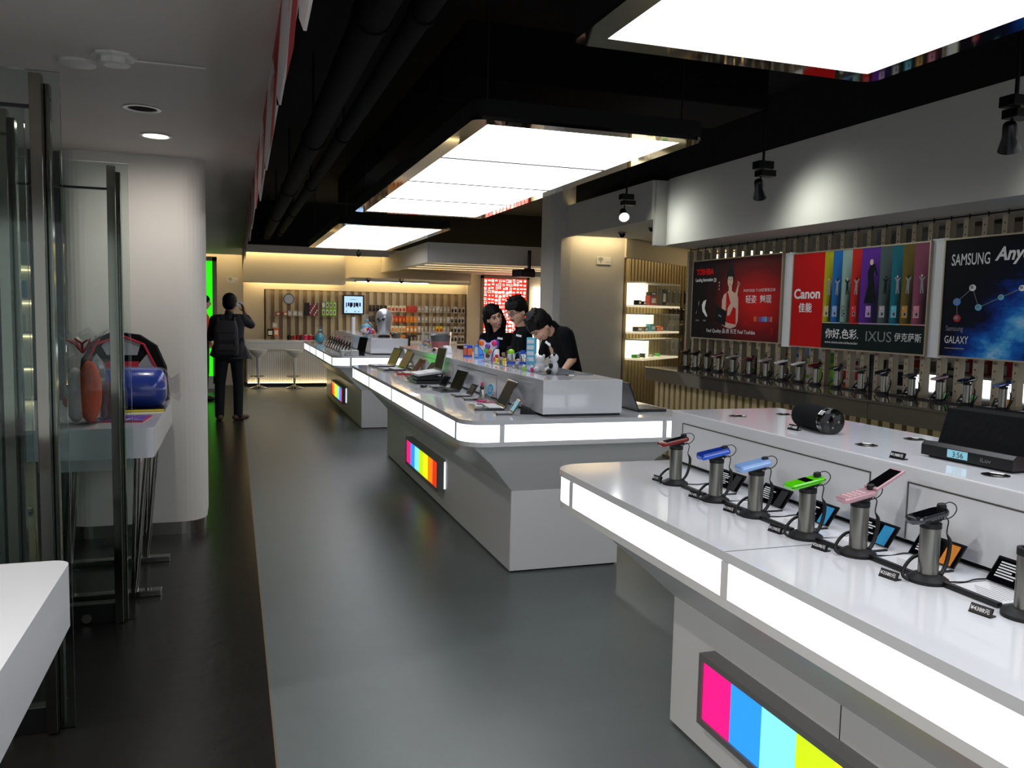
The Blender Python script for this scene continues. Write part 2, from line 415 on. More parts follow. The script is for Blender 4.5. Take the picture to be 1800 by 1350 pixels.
# ================================================================ island counters
RB = ['e8157c', '2a8ff0', '7fe8f4', 'c0e818', 'f4f010', 'f08010', 'e03010']
for c in RB: mat('glow_' + c, c, 0.25, emit=.9, ecol=c)
mat('frame_grey', '808080', .4, .3)
def island(name_label, y0, y1, rad, ribs_x, ribs_y, rb_y, rb_dir, label_group='white island counters with lit edges', rw=.016, base=None, box=None, seams=()):
    x0, x1 = 1.205, 2.685
    t = thing('display_counter', name_label, 'counter', (1.94, (y0 + y1) / 2, 0), 0, label_group)
    t_inv = Matrix.Translation((-1.94, -(y0 + y1) / 2, 0))
    def B(): b = MB(); b.T = t_inv; return b
    out = rrect(x0, y0, x1, y1, rad, 10)
    b = B(); b.prism(out, .947, .972, 'white_lacquer')
    b.prism(rrect(x0 + .012, y0 + .012, x1 - .012, y1 - .012, rad), .943, .947, 'white_panel')
    for s_ in seams: b.bx(x0 + .001, 1.73, s_, s_ + .003, .9715, .9724, 'dark_metal')
    b.build('worktop', t)
    # light band: sample the outline, cut at ribs
    b = B(); b.prism(rrect(x0 + .004, y0 + .004, x1 - .004, y1 - .004, rad), .822, .848, 'white_panel')
    for y in ribs_y:
        for xx in (x0 + .001, x1 - .02): b.bx(xx, xx + .019, y - rw, y + rw, .848, .945, 'white_panel')
    for x in ribs_x:
        for yy in (y0 + .001, y1 - .02): b.bx(x - .014, x + .014, yy, yy + .019, .848, .945, 'white_panel')
    b.build('rim', t)
    def panel(pts):
        b = B(); i = []
        cx, cy = 1.94, (y0 + y1) / 2
        def inset(p, d):
            q = Vector(p)
            return (q.x + (d if q.x < cx else -d), q.y + (d if q.y < cy else -d))
        b.add([(x, y, z) for z in (.848, .946) for x, y in pts], [(k, k + 1, len(pts) + k + 1, len(pts) + k) for k in range(len(pts) - 1)], 'band_light', True)
        b.build('light_panel', t)
    e = .006
    ys = sorted(ribs_y); xs = sorted(ribs_x)
    for a, c in zip(ys[:-1], ys[1:]):
        panel([(x0 + e, a + .012), (x0 + e, c - .012)]); panel([(x1 - e, a + .012), (x1 - e, c - .012)])
    for a, c in zip(xs[:-1], xs[1:]):
        panel([(a + .014, y0 + e), (c - .014, y0 + e)]); panel([(a + .014, y1 - e), (c - .014, y1 - e)])
    r = rad
    def corner(cx, cy, a, p, q):
        arc = [(cx + (r - e) * math.cos(math.radians(a + 90 * i / 8)), cy + (r - e) * math.sin(math.radians(a + 90 * i / 8))) for i in range(9)]
        panel([p] + arc + [q])
    corner(x0 + r, y0 + r, 180, (x0 + e, ys[0] - .012), (xs[0] - .014, y0 + e))
    corner(x1 - r, y0 + r, 270, (xs[-1] + .014, y0 + e), (x1 - e, ys[0] - .012))
    corner(x1 - r, y1 - r, 0, (x1 - e, ys[-1] + .012), (xs[-1] + .014, y1 - e))
    corner(x0 + r, y1 - r, 90, (xs[0] - .014, y1 - e), (x0 + e, ys[-1] + .012))
    # flare and base
    bx0, bx1, by0, by1 = base
    b = B()
    b.loft([[(x, y, .823) for x, y in rrect(x0 + .06, y0 + .05, x1 - .06, y1 - .05, .01, 2)], [(x, y, .70) for x, y in rrect(x0 + .20, y0 + .13, x1 - .20, y1 - .13, .008, 2)],
            [(x, y, .505) for x, y in rrect(bx0, by0, bx1, by1, .006, 2)]], 'white_panel', cap0=True, cap1=False)
    b.build('flared_body', t)
    b = B(); b.prism(rrect(bx0, by0, bx1, by1, .006, 2), .012, .505, 'white_panel')
    b.prism(rrect(bx0 + .012, by0 + .012, bx1 - .012, by1 - .012, .006, 2), 0, .012, 'dark_metal')
    for s_ in seams: b.bx(bx0 - .001, bx0 + .01, s_, s_ + .003, .0, .505, 'dark_metal')
    b.build('base', t)
    # raised box along the middle
    qx0, qx1, qy0, qy1 = box
    b = B(); b.bx(qx0, qx1, qy0, qy1, .985, 1.187, 'white_lacquer', .004)
    b.bx(qx0 + .015, qx1 - .01, qy0 + .01, qy1 - .01, .972, .985, 'dark_metal')
    b.build('raised_box', t)
    b = B()
    y = qy0 + .05 if qy0 > 3 else qy0
    yy = qy1 - .10
    while yy - 1.1 > qy0:
        for sx, q in ((qx0 - .0015, qx0 + .001),):
            b.bx(sx, q, yy - 1.05, yy, .995, 1.14, 'white_lacquer')
        b.bx(qx0 - .0022, qx0, yy - 1.056, yy + .006, 1.141, 1.145, 'steel')
        b.bx(qx0 - .0022, qx0, yy + .002, yy + .006, .985, 1.141, 'steel'); b.bx(qx0 - .0022, qx0, yy - 1.056, yy - 1.052, .985, 1.141, 'steel')
        yy -= 1.2
    b.build('access_panels', t)
    # rainbow light box on the left side of the base
    a, c = rb_y; zb, zt = .153, .405
    bx = bx0 - .064
    rbx = MB(); rbx.T = t_inv
    lo, hi = min(a, c), max(a, c)
    ring = rrect(lo, zb, hi, zt, .004, 2)
    b = B(); fr = .022
    b.bx(bx, bx0, lo, lo + fr, zb, zt, 'frame_grey'); b.bx(bx, bx0, hi - fr, hi, zb, zt, 'frame_grey')
    b.bx(bx, bx0, lo + fr, hi - fr, zb, zb + fr, 'frame_grey'); b.bx(bx, bx0, lo + fr, hi - fr, zt - fr, zt, 'frame_grey')
    fr_o = b.build('light_box_frame', t)
    n = len(RB); w = (hi - lo - 2 * fr) / n
    for k in range(n):
        idx = n - 1 - k if rb_dir > 0 else k
        b = B(); b.bx(bx + .008, bx + .02, lo + fr + k * w, lo + fr + (k + 1) * w, zb + fr, zt - fr, 'glow_' + RB[idx]); b.build('colour_pane', fr_o)
    b = B(); b.bx(bx0 - .009, bx0 - .001, lo - .002, lo + .0005, zb + .02, zt - .015, 'band_light')
    b.build('edge_glow', fr_o)
    # cable grommets
    return t
I1 = island('white island counter nearest the camera, carrying tethered mobile phones', -2.2, 3.09, .13, [1.42, 2.46], [-1.73, -.55, .63, 1.83, 2.87], (1.25, 2.47), 1, base=(1.604, 2.30, -1.9, 2.768), box=(1.735, 2.265, -1.9, 3.07), seams=(1.83, .63))
I2 = island('middle white island counter with laptops and a glowing front end', 4.42, 9.12, .14, [1.43, 2.455], [4.60, 5.47, 6.65, 7.83, 8.86], (6.33, 7.61), 1, base=(1.581, 2.30, 4.69, 8.95), box=(1.715, 2.225, 4.54, 9.0))
I3 = island('far white island counter with dark hanging phones', 10.78, 15.6, .14, [1.43, 2.455], [10.95, 12.0, 13.1, 14.2, 15.4], (12.55, 14.0), -1, rw=.045, base=(1.60, 2.29, 11.0, 15.35), box=(1.75, 2.25, 11.2, 15.4))
for (x, y), lab in (((1.891, 2.824), 'round cable grommet at the far end of the nearest raised box, left of two'), ((2.124, 2.843), 'round cable grommet at the far right behind the cylinder speaker'), ((1.878, 2.10), 'chrome cable grommet between the cylinder speaker and the black dock'), ((2.135, 2.17), 'cable grommet half hidden behind the black dock'), ((1.856, 1.612), 'dark cable grommet in front of the black dock'), ((2.014, 4.86), 'cable grommet on the raised box beside the panda toy')):
    t = thing('cable_grommet', lab, 'cable grommet', (x, y, 1.1872), 0, 'cable grommets in the raised boxes')
    b = MB(); b.lathe([(.034, 0), (.034, .002), (.029, .003), (.027, .001)], 'chrome', n=24); b.build('ring', t)
    b = MB(); b.lathe([(.027, .0006), (.0001, .0006)], 'black_plastic', n=20); b.build('brush', t)

# ================================================================ bar at the back
t = thing('bar_counter', 'long white bar counter along the back wall with a warm lower edge', 'counter', (1.3, 17.5, 0))
b = MB(); b.bx(-1.08, 3.2, -.36, .35, .87, .925, 'white_lacquer', .004); b.build('bar_top', t)
b = MB(); b.bx(-1.08, 3.2, -.34, .3, .74, .87, 'white_panel'); b.bx(-1.05, 3.2, -.25, .3, .08, .74, 'white_wall')
b.build('bar_body', t)
b = MB()
x = -1.03
while x < 3.15: b.bx(x, x + .028, -.262, -.25, .09, .74, 'white_panel'); x += .042
b.build('fluted_front', t)
b = MB(); b.bx(-1.03, 3.2, -.31, -.29, .072, .08, 'cove_light'); b.build('foot_light', t)
b = MB(); b.bx(-1.05, 3.2, -.33, .28, 0, .07, 'dark_metal'); b.build('plinth', t)
# bar stools
def stool(x, y, label):
    t = thing('bar_stool', label, 'stool', (x, y, 0), 0, 'white bar stools')
    b = MB(); b.lathe([(.0001, .60), (.045, .60), (.075, .63), (.14, .685), (.165, .74), (.16, .755), (.13, .72), (.05, .695), (.0001, .69)], 'white_plastic', n=28, sy=.9); b.build('seat', t)
    b = MB(); b.lathe([(.02, .16), (.024, .3), (.045, .6), (.0001, .61)], 'white_plastic', n=20); b.build('column', t)
    b = MB(); b.lathe([(.175, 0), (.175, .008), (.10, .03), (.03, .06), (.022, .08), (.022, .2)], 'chrome', n=28); b.build('base', t)
    b = MB(); b.tube([(.13 * math.cos(a * PI / 9) - .02, .13 * math.sin(a * PI / 9), .235) for a in range(19)], .009, 'chrome', 8); b.build('foot_ring', t)
stool(.462, 16.85, 'white bar stool nearest the photographer in front of the bar')
stool(1.135, 16.8, 'white bar stool in the middle of the bar front')
stool(1.9, 16.8, 'white bar stool mostly hidden behind the far island counter')

# ================================================================ tethered phones on the nearest counter
def phone_stand(loc, label, group, s=1.0, rot=0.0, cap=True, head=True):
    t = thing('phone_display_stand', label, 'display stand', loc, rot, group)
    b = MB(); b.lathe([(.046, 0), (.046, .008), (.034, .016), (.026, .020), (.0001, .020)], 'rubber', n=24); b.build('base', t)
    b = MB(); b.lathe([(.0225, .018), (.0225, .133), (.0001, .133)], 'steel', n=24); b.build('pole', t)
    if not head:
        b = MB(); b.lathe([(.024, .131), (.024, .146), (.016, .147), (.014, .140), (.0001, .140)], 'rubber', n=24); b.build('collar', t); return t
    b = MB(); b.lathe([(.024, .128), (.024, .140), (.0001, .142)], 'rubber', n=20)
    b.box((0, 0, .147), (.05, .03, .012), 'rubber', (0, -.30, 0), .003); b.build('mount', t)
    b = MB(); b.tube([(.028, 0, .140), (.040, 0, .150), (.052, 0, .140), (.050, 0, .122), (.046, -.004, .11), (.054, -.006, .092), (.050, -.008, .06), (.038, -.012, .034), (.02, -.018, .018)], [.0015] * 5 + [.005] * 4, 'rubber', 8, curve=4)
    b.tube([(.015, .026, .055), (-.015, .03, .05), (-.042, .026, .032), (-.056, .018, .014), (-.052, .006, .006)], .0042, 'rubber', 8, curve=4)
    b.tube([(.02, -.03, .006), (.07, -.04, .004), (.12, -.03, .004), (.19, -.05, .004)], .002, 'rubber', 6, curve=3)
    b.build('cable', t)
    return t
def phone(loc, label, group, body, top='black_gloss', tilt=-.20, L=.108, w=.048, h=.013, kind='bar', rot=0.0):
    t = thing('mobile_phone', label, 'mobile phone', loc, (0, tilt, rot), group)
    b = MB(); o = rrect(-L / 2, -w / 2, L / 2, w / 2, .009 if kind != 'round' else .022, 5)
    i = [(x * .96, y * .93) for x, y in o]
    b.loft([[(x, y, 0) for x, y in i], [(x, y, h * .3) for x, y in o], [(x, y, h * .75) for x, y in o], [(x, y, h) for x, y in i]], body)
    b.build('phone_body', t)
    b = MB()
    if kind == 'flip_closed':
        b.bx(-.008, .016, -w * .42, w * .42, h, h + .0012, top); b.build('outer_display', t)
        b = MB(); b.bx(-L * .49, L * .49, -w / 2 - .0004, w / 2 + .0004, h * .48, h * .56, 'rubber'); b.build('seam', t)
    elif kind == 'slider':
        b.loft([[(x * .97 - .001, y * .96, h) for x, y in o], [(x * .95, y * .9, h + .006) for x, y in o]], top); b.build('sliding_face', t)
    elif kind != 'flip_open':
        b.loft([[(x * .78 + .008, y * .82, h) for x, y in o], [(x * .77 + .008, y * .8, h + .001) for x, y in o]], top); b.build('screen', t)
        b = MB(); b.bx(-L * .42, -L * .36, -.012, .012, h, h + .001, 'steel'); b.build('button', t)
    else:
        for a in range(4):
            for c in range(3): b.bx(-L * .34 + a * .014, -L * .34 + a * .014 + .010, -.016 + c * .012, -.007 + c * .012, h, h + .0008, 'paint_c8a8ac')
        b.build('keypad', t)
        b = MB(); b.box((L / 2 + .040, 0, h + .016), (.096, w, .008), body, (0, -.30, 0), .002); fl = b.build('lid', t)
        b = MB(); b.box((L / 2 + .0385, 0, h + .0207), (.078, w * .84, .0012), 'black_gloss', (0, -.30, 0)); b.build('screen', fl)
    b = MB(); q = .80 if kind != 'flip_open' else .92
    b.lathe([(.010, h), (.011, h + .006), (.009, h + .012), (.0001, h + .013)], 'rubber', (L / 2 * q, 0, 0), 16)
    b.tube([(L / 2 * q, 0, h + .008), (L / 2 + .012, 0, h + .010), (L / 2 + .026, -.002, h), (L / 2 + .026, -.003, h - .014), (L / 2 + .010, -.002, h - .026), (L / 2 - .02, 0, h - .026)], .0014, 'rubber', 6, curve=4)
    b.build('tether_button', t)
    return t
M['paint_c8a8ac'] = mat('pink_key', 'c8a8ac', .4)
def price_tag(loc, txt, label, rot=0.0, s=1.0):
    t = thing('price_tag', label, 'price tag', loc, rot, 'black price tags')
    b = MB(); b.bx(-.008, .012, -.024, .024, 0, .003, 'black_plastic'); b.box((-.001, 0, .010), (.004, .048, .019), 'black_plastic', (0, .45, 0)); b.build('tag_body', t)
    b = MB(); b.T = Matrix(((0, .434, -.90, -.0075), (-1, 0, 0, .021), (0, .90, .434, .0035), (0, 0, 0, 1)))
    text(b, txt, 0, .003, .042, .010, 'white_plastic', .0012, .02); b.build('lettering', t)
    return t
def card_tray(loc, label, strip, rot=0.0, group='black card trays'):
    t = thing('card_tray', label, 'card tray', loc, rot, group)
    b = MB(); b.bx(-.065, .06, -.072, .072, 0, .004, 'black_plastic'); b.bx(-.072, -.058, -.075, .075, 0, .012, 'black_plastic', .002)
    b.box((.078, 0, .034), (.004, .144, .066), 'black_plastic', (0, .62, 0)); b.build('tray', t)
    b = MB(); b.bx(-.055, .056, -.066, .066, .004, .0052, 'white_plastic')
    for k in range(9): b.bx(-.045 + k * .011, -.043 + k * .011, -.055, .05 - (k * 7 % 4) * .012, .0052, .0055, 'steel')
    b.build('white_card', t)
    b = MB(); b.T = Matrix(((0, .581, -.814, .0555), (-1, 0, 0, .066), (0, .814, .581, .008), (0, 0, 0, 1)))
    b.bx(.0, .132, .0, .060, .002, .003, 'black_gloss')
    for k in range(6): b.bx(.012, .05 + (k * 5 % 3) * .012, .050 - k * .007, .0535 - k * .007, .003, .0036, 'white_plastic')
    b.bx(.094, .130, .002, .058, .003, .0036, strip)
    b.build('spec_card', t)
    return t
C('2e9ad0'); C('e08a28'); C('18181b')
BL = 'paint_2e9ad0_0.45_0.0_0.0'; OR = 'paint_e08a28_0.45_0.0_0.0'; BK = 'paint_18181b_0.45_0.0_0.0'
mat('phone_blue', '1e5ad0', .15, coat=1); mat('phone_sky', '8ab0e8', .15, coat=1); mat('phone_green', '5ad808', .15, coat=1)
mat('phone_pink', 'c8a0a8', .25, .3); mat('phone_dark', '26282e', .15, coat=1); mat('phone_redblack', '7a2018', .2); mat('phone_blue_dark', '1238a0', .1, coat=1)
mat('phone_silver', 'b8b8bc', .25, .5); mat('phone_maroon', '6a1830', .25); mat('phone_white', 'e8e8ea', .25)
G = 'tethered phones on the nearest counter'
SY = [2.632, 2.36, 2.145, 1.895, 1.72, 1.50, 1.255]
SX = [1.512, 1.508, 1.512, 1.505, 1.530, 1.540, 1.553]
names = ['farthest phone stand on the nearest counter, holding the black and red phone', 'phone stand under the dark blue slider phone', 'phone stand under the pale blue slider phone', 'phone stand under the lime green phone', 'phone stand under the open pink flip phone', 'phone stand under the rounded black phone', 'empty phone stand without a phone at the right edge of the picture']
for k in range(7):
    phone_stand((SX[k], SY[k], .972), names[k], 'phone stands on the nearest counter', head=(k < 6))
PH = [('phone_redblack', 'black_gloss', 'bar', 'black phone with a red end on the farthest stand of the nearest counter'),
      ('phone_blue', 'phone_blue_dark', 'slider', 'glossy dark blue slider phone on a stand'), ('phone_sky', 'phone_sky', 'slider', 'pale sky blue slider phone on a stand'),
      ('phone_green', 'black_gloss', 'flip_closed', 'lime green phone with a black window on a stand'), ('phone_pink', 'black_gloss', 'flip_open', 'open pink flip phone with its black screen lid raised'),
      ('phone_dark', 'black_gloss', 'round', 'rounded black touch phone on the stand nearest the camera')]
for k, (bd, tp, kd, lab) in enumerate(PH):
    phone((SX[k] - .012, SY[k], .972 + .150), lab, G, bd, tp, kind=kd, L=.108 if k != 4 else .098, rot=-.05)
PR = ['¥1598', '¥1498', '¥1398元', '¥1298元', '¥2698元', '¥3580元', '¥4388元']
PL = ['black price tag before the stand of the black and red phone', 'black price tag before the dark blue phone', 'black price tag before the pale blue phone', 'black price tag reading 1298 before the lime green phone', 'black price tag reading 2698 before the pink flip phone', 'black price tag reading 3580 before the rounded black phone', 'black price tag reading 4388 before the empty phone stand']
TG = [(1.478, 2.70), (1.466, 2.42), (1.47, 2.215), (1.458, 1.965), (1.466, 1.785), (1.466, 1.54), (1.476, 1.292)]
for k in range(7): price_tag((*TG[k], .972), PR[k], PL[k], rot=.15)
TR = [(1.575, 2.50), (1.578, 2.25), (1.572, 2.03), (1.575, 1.80), (1.60, 1.61), (1.612, 1.385), (1.62, 1.125)]
TL = ['card tray between the black and red phone and the dark blue phone', 'card tray between the dark blue and the pale blue phone', 'card tray between the pale blue and the lime green phone', 'card tray with a blue strip between the lime green and the pink phone', 'card tray with an orange strip between the pink and the rounded black phone', 'card tray with a blue strip between the rounded black phone and the empty stand', 'card tray at the right edge beyond the empty stand']
for k in range(7): card_tray((*TR[k], .972), TL[k], [BK, BK, BL, BL, OR, BL, BL][k])

# cylinder speaker and dock on the raised box
t = thing('cylinder_speaker', 'black cylinder speaker lying on the nearest raised box', 'speaker', (1.945, 2.42, 1.187), (0, 0, .0))
b = MB(); b.T = Matrix.Rotation(-.18, 4, 'Z')
b.tube([(0, .105, .044), (0, -.075, .044)], .044, 'black_cloth', 28); b.build('fabric_body', t)
b = MB(); b.T = Matrix.Rotation(-.18, 4, 'Z'); b.tube([(0, -.075, .044), (0, -.080, .044)], .0452, 'chrome', 28); b.build('chrome_ring', t)
b = MB(); b.T = Matrix.Rotation(-.18, 4, 'Z'); b.tube([(0, -.080, .044), (0, -.103, .044), (0, -.106, .044)], [.0445, .0445, .040], 'black_gloss', 28)
for a in range(4): b.cyl((.02 * math.cos(a * PI / 2), -.107, .044 + .02 * math.sin(a * PI / 2)), .004, .002, 'steel', 8, 'y')
b.build('control_end', t)
price_tag((1.868, 2.445, 1.187), '¥1480', 'black price tag in front of the cylinder speaker', .1)
t = thing('speaker_dock', 'wide black speaker dock with a blue clock display', 'speaker', (1.985, 1.765, 1.187), (0, 0, .05))
b = MB(); b.loft([[(x, -.145, z) for x, z in ((-.075, .006), (.06, .006), (.06, .03), (-.062, .046), (-.075, .036))], [(x, .145, z) for x, z in ((-.075, .006), (.06, .006), (.06, .03), (-.062, .046), (-.075, .036))]], 'black_plastic')
b.bx(-.06, .05, -.13, .13, 0, .006, 'rubber'); b.build('front_body', t)
b = MB(); b.loft([[(x, -.14, z) for x, z in ((-.02, .03), (.055, .02), (.09, .135), (.075, .142), (.016, .138))], [(x, .14, z) for x, z in ((-.02, .03), (.055, .02), (.09, .135), (.075, .142), (.016, .138))]], 'black_cloth'); b.build('speaker_grille', t)
mat('lcd_blue', '78a8b8', .3, emit=.45, ecol='7ab0c0')
b = MB(); b.bx(-.0765, -.0752, -.010, .055, .012, .034, 'lcd_blue'); lc = b.build('clock_display', t)
b = MB(); b.T = frame_T((-.0766, .045, .015), (0, -1, 0), (0, 0, 1)); text(b, '3:56', .008, 0, .034, .015, 'dark_metal', .0006); b.build('digits', lc)
b = MB(); b.T = frame_T((-.0762, -.05, .016), (0, -1, 0), (0, 0, 1)); text(b, 'iLuv', 0, 0, .034, .012, 'steel', .0006, .02); b.build('lettering', t)
price_tag((1.79, 1.875, 1.187), '¥1388元', 'black price tag reading 1388 before the black dock', .1)
b = MB(); b.tube([(2.06, 1.60, 1.192), (2.10, 1.50, 1.191), (2.06, 1.38, 1.19), (2.12, 1.2, 1.19)], .003, 'rubber', 8, curve=4)
tag(b.build('power_cable'), 'thin black power cable trailing from the black dock', 'cable')
mat('red_box', 'd83018', .5)
b = MB(); b.bx(2.10, 2.2, 1.52, 1.60, 1.187, 1.29, 'red_box', .003); tag(b.build('red_carton'), 'small red carton half hidden behind the black dock', 'box')

# ================================================================ laptops on the middle counter
def laptop(loc, rot, label, w=.26, d=.19, ang=.35, body='phone_dark', deck='dark_metal', screen='screen_dark', lid=None, grp='laptops on the middle counter', raise_=0):
    t = thing('laptop', label, 'laptop', loc, rot, grp)
    b = MB(); b.loft([[(x, y, 0.0) for x, y in rrect(-d, -w / 2, 0, w / 2, .012, 3)], [(x, y, .016) for x, y in rrect(-d, -w / 2, 0, w / 2, .012, 3)]], body); ba = b.build('base', t)
    b = MB(); b.bx(-d * .52, -.015, -w * .45, w * .45, .016, .018, deck)
    b.bx(-d * .85, -d * .62, -w * .12, w * .12, .016, .0166, deck); b.build('keyboard', ba)
    h = w * .66
    b = MB(); b.T = Matrix.Translation((0, 0, .014)) @ Matrix.Rotation(ang, 4, 'Y')
    b.box((0, 0, h / 2), (.008, w, h), lid or body, bev=.002); sc = b.build('screen_lid', t)
    b = MB(); b.T = Matrix.Translation((0, 0, .014)) @ Matrix.Rotation(ang, 4, 'Y')
    b.bx(-.0058, -.0046, -w * .45, w * .45, h * .08, h * .94, screen); b.build('screen', sc)
    return t
mat('screen_gold_reflection', '4c4028', .06, .0, spec=1.0); mat('screen_plum', '2c1420', .4, spec=.3); mat('screen_navy', '0a0c16', .4, spec=.25); mat('screen_dark', '08080a', .35, spec=.3); mat('laptop_silver', 'b4b4b6', .3, .5); mat('laptop_red', '9a1420', .2, coat=1); mat('keys_white', 'c8c8c4', .4)
mat('screen_gold_reflection', '8a7448', .25)  # the back wall's gold reflection, painted as the screen colour
LZ = .972
laptop((1.60, 8.86, LZ), .1, 'farthest open laptop with a gold reflection painted on its screen on the middle counter', .30, .21, .42, 'phone_dark', 'laptop_silver', 'screen_gold_reflection')
laptop((1.62, 8.36, LZ), .05, 'second farthest open laptop with a brighter painted gold reflection and silver deck', .32, .22, .50, 'phone_dark', 'laptop_silver', 'screen_gold_reflection')
laptop((1.62, 7.80, LZ), -.05, 'small open red laptop with a dark screen', .25, .17, .62, 'laptop_red', 'laptop_silver', 'screen_dark')
laptop((1.63, 7.32, LZ), -.05, 'open dark laptop with a navy screen leaning back behind the red one', .27, .18, .62, 'phone_dark', 'dark_metal', 'screen_navy')
t = thing('laptop_riser', 'black sloping laptop riser stacked on flat cases on the middle counter', 'laptop stand', (1.54, 6.86, LZ), 0)
b = MB(); b.bx(-.12, .10, -.16, .16, .0, .028, 'black_plastic', .004); b.build('lower_case', t)
b = MB(); b.box((0, 0, .045), (.22, .29, .022), 'dark_metal', bev=.004); b.build('upper_case', t)
b = MB(); b.box((.02, 0, .072), (.22, .27, .008), 'black_plastic', (0, -.13, 0)); b.box((.11, -.10, .065), (.01, .02, .04), 'black_plastic'); b.box((.11, .10, .065), (.01, .02, .04), 'black_plastic'); b.build('sloping_plate', t)
lp = laptop((1.64, 6.86, LZ + .092), 0, 'large open laptop with a white keyboard and plum screen, raised on a stack', .30, .21, .34, 'laptop_silver', 'keys_white', 'screen_plum')
lp.rotation_euler = (0, -.13, 0)
laptop((1.60, 6.13, LZ), .1, 'small matte black netbook with its screen up, past the raised laptop', .23, .15, .42, 'phone_dark', 'black_plastic', 'screen_dark')
laptop((1.60, 4.99, LZ), -.1, 'open laptop with a white deck and black screen nearest the front end', .27, .19, .46, 'phone_dark', 'keys_white', 'screen_navy')
laptop((2.40, 4.80, LZ), PI, 'black laptop on the far side of the raised box, seen from behind', .28, .20, .40, 'black_plastic', 'dark_metal', 'black_gloss')
def gadget(loc, rot, label, w=.09, d=.1, deck='laptop_silver', scr='black_gloss', bars=0, ang=.55, name='electronic_dictionary', cat='electronic dictionary'):
    t = thing(name, label, cat, loc, rot, 'small clamshell gadgets on the middle counter')
    b = MB(); b.prism(rrect(-d, -w / 2, 0, w / 2, .01, 4), 0, .012, 'phone_dark'); ba = b.build('base', t)
    b = MB(); b.bx(-d * .92, -.01, -w * .43, w * .43, .012, .0135, deck); b.build('keyboard', ba)
    b = MB(); T = Matrix.Translation((0, 0, .010)) @ Matrix.Rotation(ang, 4, 'Y'); b.T = T
    b.box((0, 0, .045), (.007, w, .09), 'phone_dark', bev=.002); l = b.build('lid', t)
    b = MB(); b.T = T; b.bx(-.005, -.0038, -w * .42, w * .42, .012, .082, scr)
    for k in range(bars): b.bx(-.0056, -.005, -w * .38 + k * w * .76 / bars, -w * .38 + (k + .7) * w * .76 / bars, .02, .075, 'steel')
    b.build('screen', l)
    return t
gadget((1.57, 6.42, LZ), .2, 'small clamshell gadget lying open with a thin mouse cord beside the black netbook', .12, .10, 'phone_silver')
gadget((1.60, 5.74, LZ), .0, 'silver clamshell gadget with a striped screen', .15, .12, 'phone_silver', 'black_gloss', 5)
gadget((1.61, 5.50, LZ), -.1, 'grey clamshell gadget lying before the striped one', .13, .12, 'steel', 'black_gloss', 0, 1.2)
gadget((1.57, 4.685, LZ), -.15, 'pocket clamshell gadget with a teal screen at the counter end', .11, .10, 'phone_silver', 'lcd_teal' if False else 'lcd_blue')
mat('plum_red', '8a1830', .4)
gadget((1.66, 5.22, LZ), .1, 'red-edged clamshell gadget behind the white-deck laptop', .12, .09, 'plum_red', 'black_gloss', 0, 1.1)
b = MB(); b.ell((0, 0, .012), (.03, .02, .013), 'black_plastic'); b.tube([(.03, 0, .012), (.07, .03, .004), (.12, .01, .004), (.14, .06, .004)], .0015, 'white_plastic', 6)
o = b.build('mouse'); o.location = (1.42, 6.42, LZ); tag(o, 'tiny black mouse with a pale cord on the middle counter', 'mouse')
t = thing('wedge_holder', 'grey tilted wedge holder with a white cord beside the front laptop', 'device stand', (1.69, 4.71, LZ), -.4)
b = MB(); b.loft([[(x, -.05, z) for x, z in ((-.05, 0), (.05, 0), (.05, .006), (-.045, .05))], [(x, .05, z) for x, z in ((-.05, 0), (.05, 0), (.05, .006), (-.045, .05))]], 'dark_metal'); b.build('wedge', t)
b = MB(); b.tube([(-.04, .02, .052), (-.06, .02, .075), (-.1, .01, .06), (-.12, 0, .012)], .002, 'white_plastic', 6); b.build('cord', t)
mat('oval_blue', '4aa8d0', .4); mat('pink', 'd83878', .4)
t = thing('perfume_bottle', 'clear bottle with a black neck, pink top and pink foot', 'bottle', (1.585, 5.36, LZ), 0)
b = MB(); b.lathe([(.018, .015), (.018, .075), (.012, .085), (.0001, .085)], 'acrylic', n=16); b.build('glass', t)
b = MB(); b.lathe([(.012, .085), (.016, .1), (.008, .11), (.0001, .11)], 'black_plastic', n=14); b.build('neck', t)
b = MB(); b.ell((0, 0, .122), (.010, .010, .015), 'pink', 12); b.build('top', t)
b = MB()
for a in range(6): b.ell((.022 * math.cos(a), .022 * math.sin(a), .008), (.014, .008, .008), 'pink', 8)
b.build('foot', t)
t = thing('oval_price_sign', 'light blue oval sign on a clear stem beside the bottle', 'sign', (1.635, 5.33, LZ), 0)
b = MB(); T = Matrix.Translation((0, 0, .085)) @ Matrix.Rotation(.7, 4, 'Z') @ Matrix.Rotation(.2, 4, 'Y'); b.T = T
b.loft([[(-.002, .026 * math.cos(a * PI / 12), .042 * math.sin(a * PI / 12)) for a in range(24)], [(.002, .026 * math.cos(a * PI / 12), .042 * math.sin(a * PI / 12)) for a in range(24)]], 'white_plastic')
b.loft([[(-.003, .023 * math.cos(a * PI / 12), .039 * math.sin(a * PI / 12)) for a in range(24)], [(-.0022, .023 * math.cos(a * PI / 12), .039 * math.sin(a * PI / 12)) for a in range(24)]], 'oval_blue')
for k in range(3): b.bx(-.0036, -.003, -.012, .012, .012 - k * .012, .016 - k * .012, 'white_plastic')
b.build('oval_board', t)
b = MB(); b.tube([(0, 0, 0), (0, 0, .05)], .003, 'acrylic', 8); b.bx(-.015, .015, -.015, .015, 0, .004, 'acrylic'); b.build('stem', t)

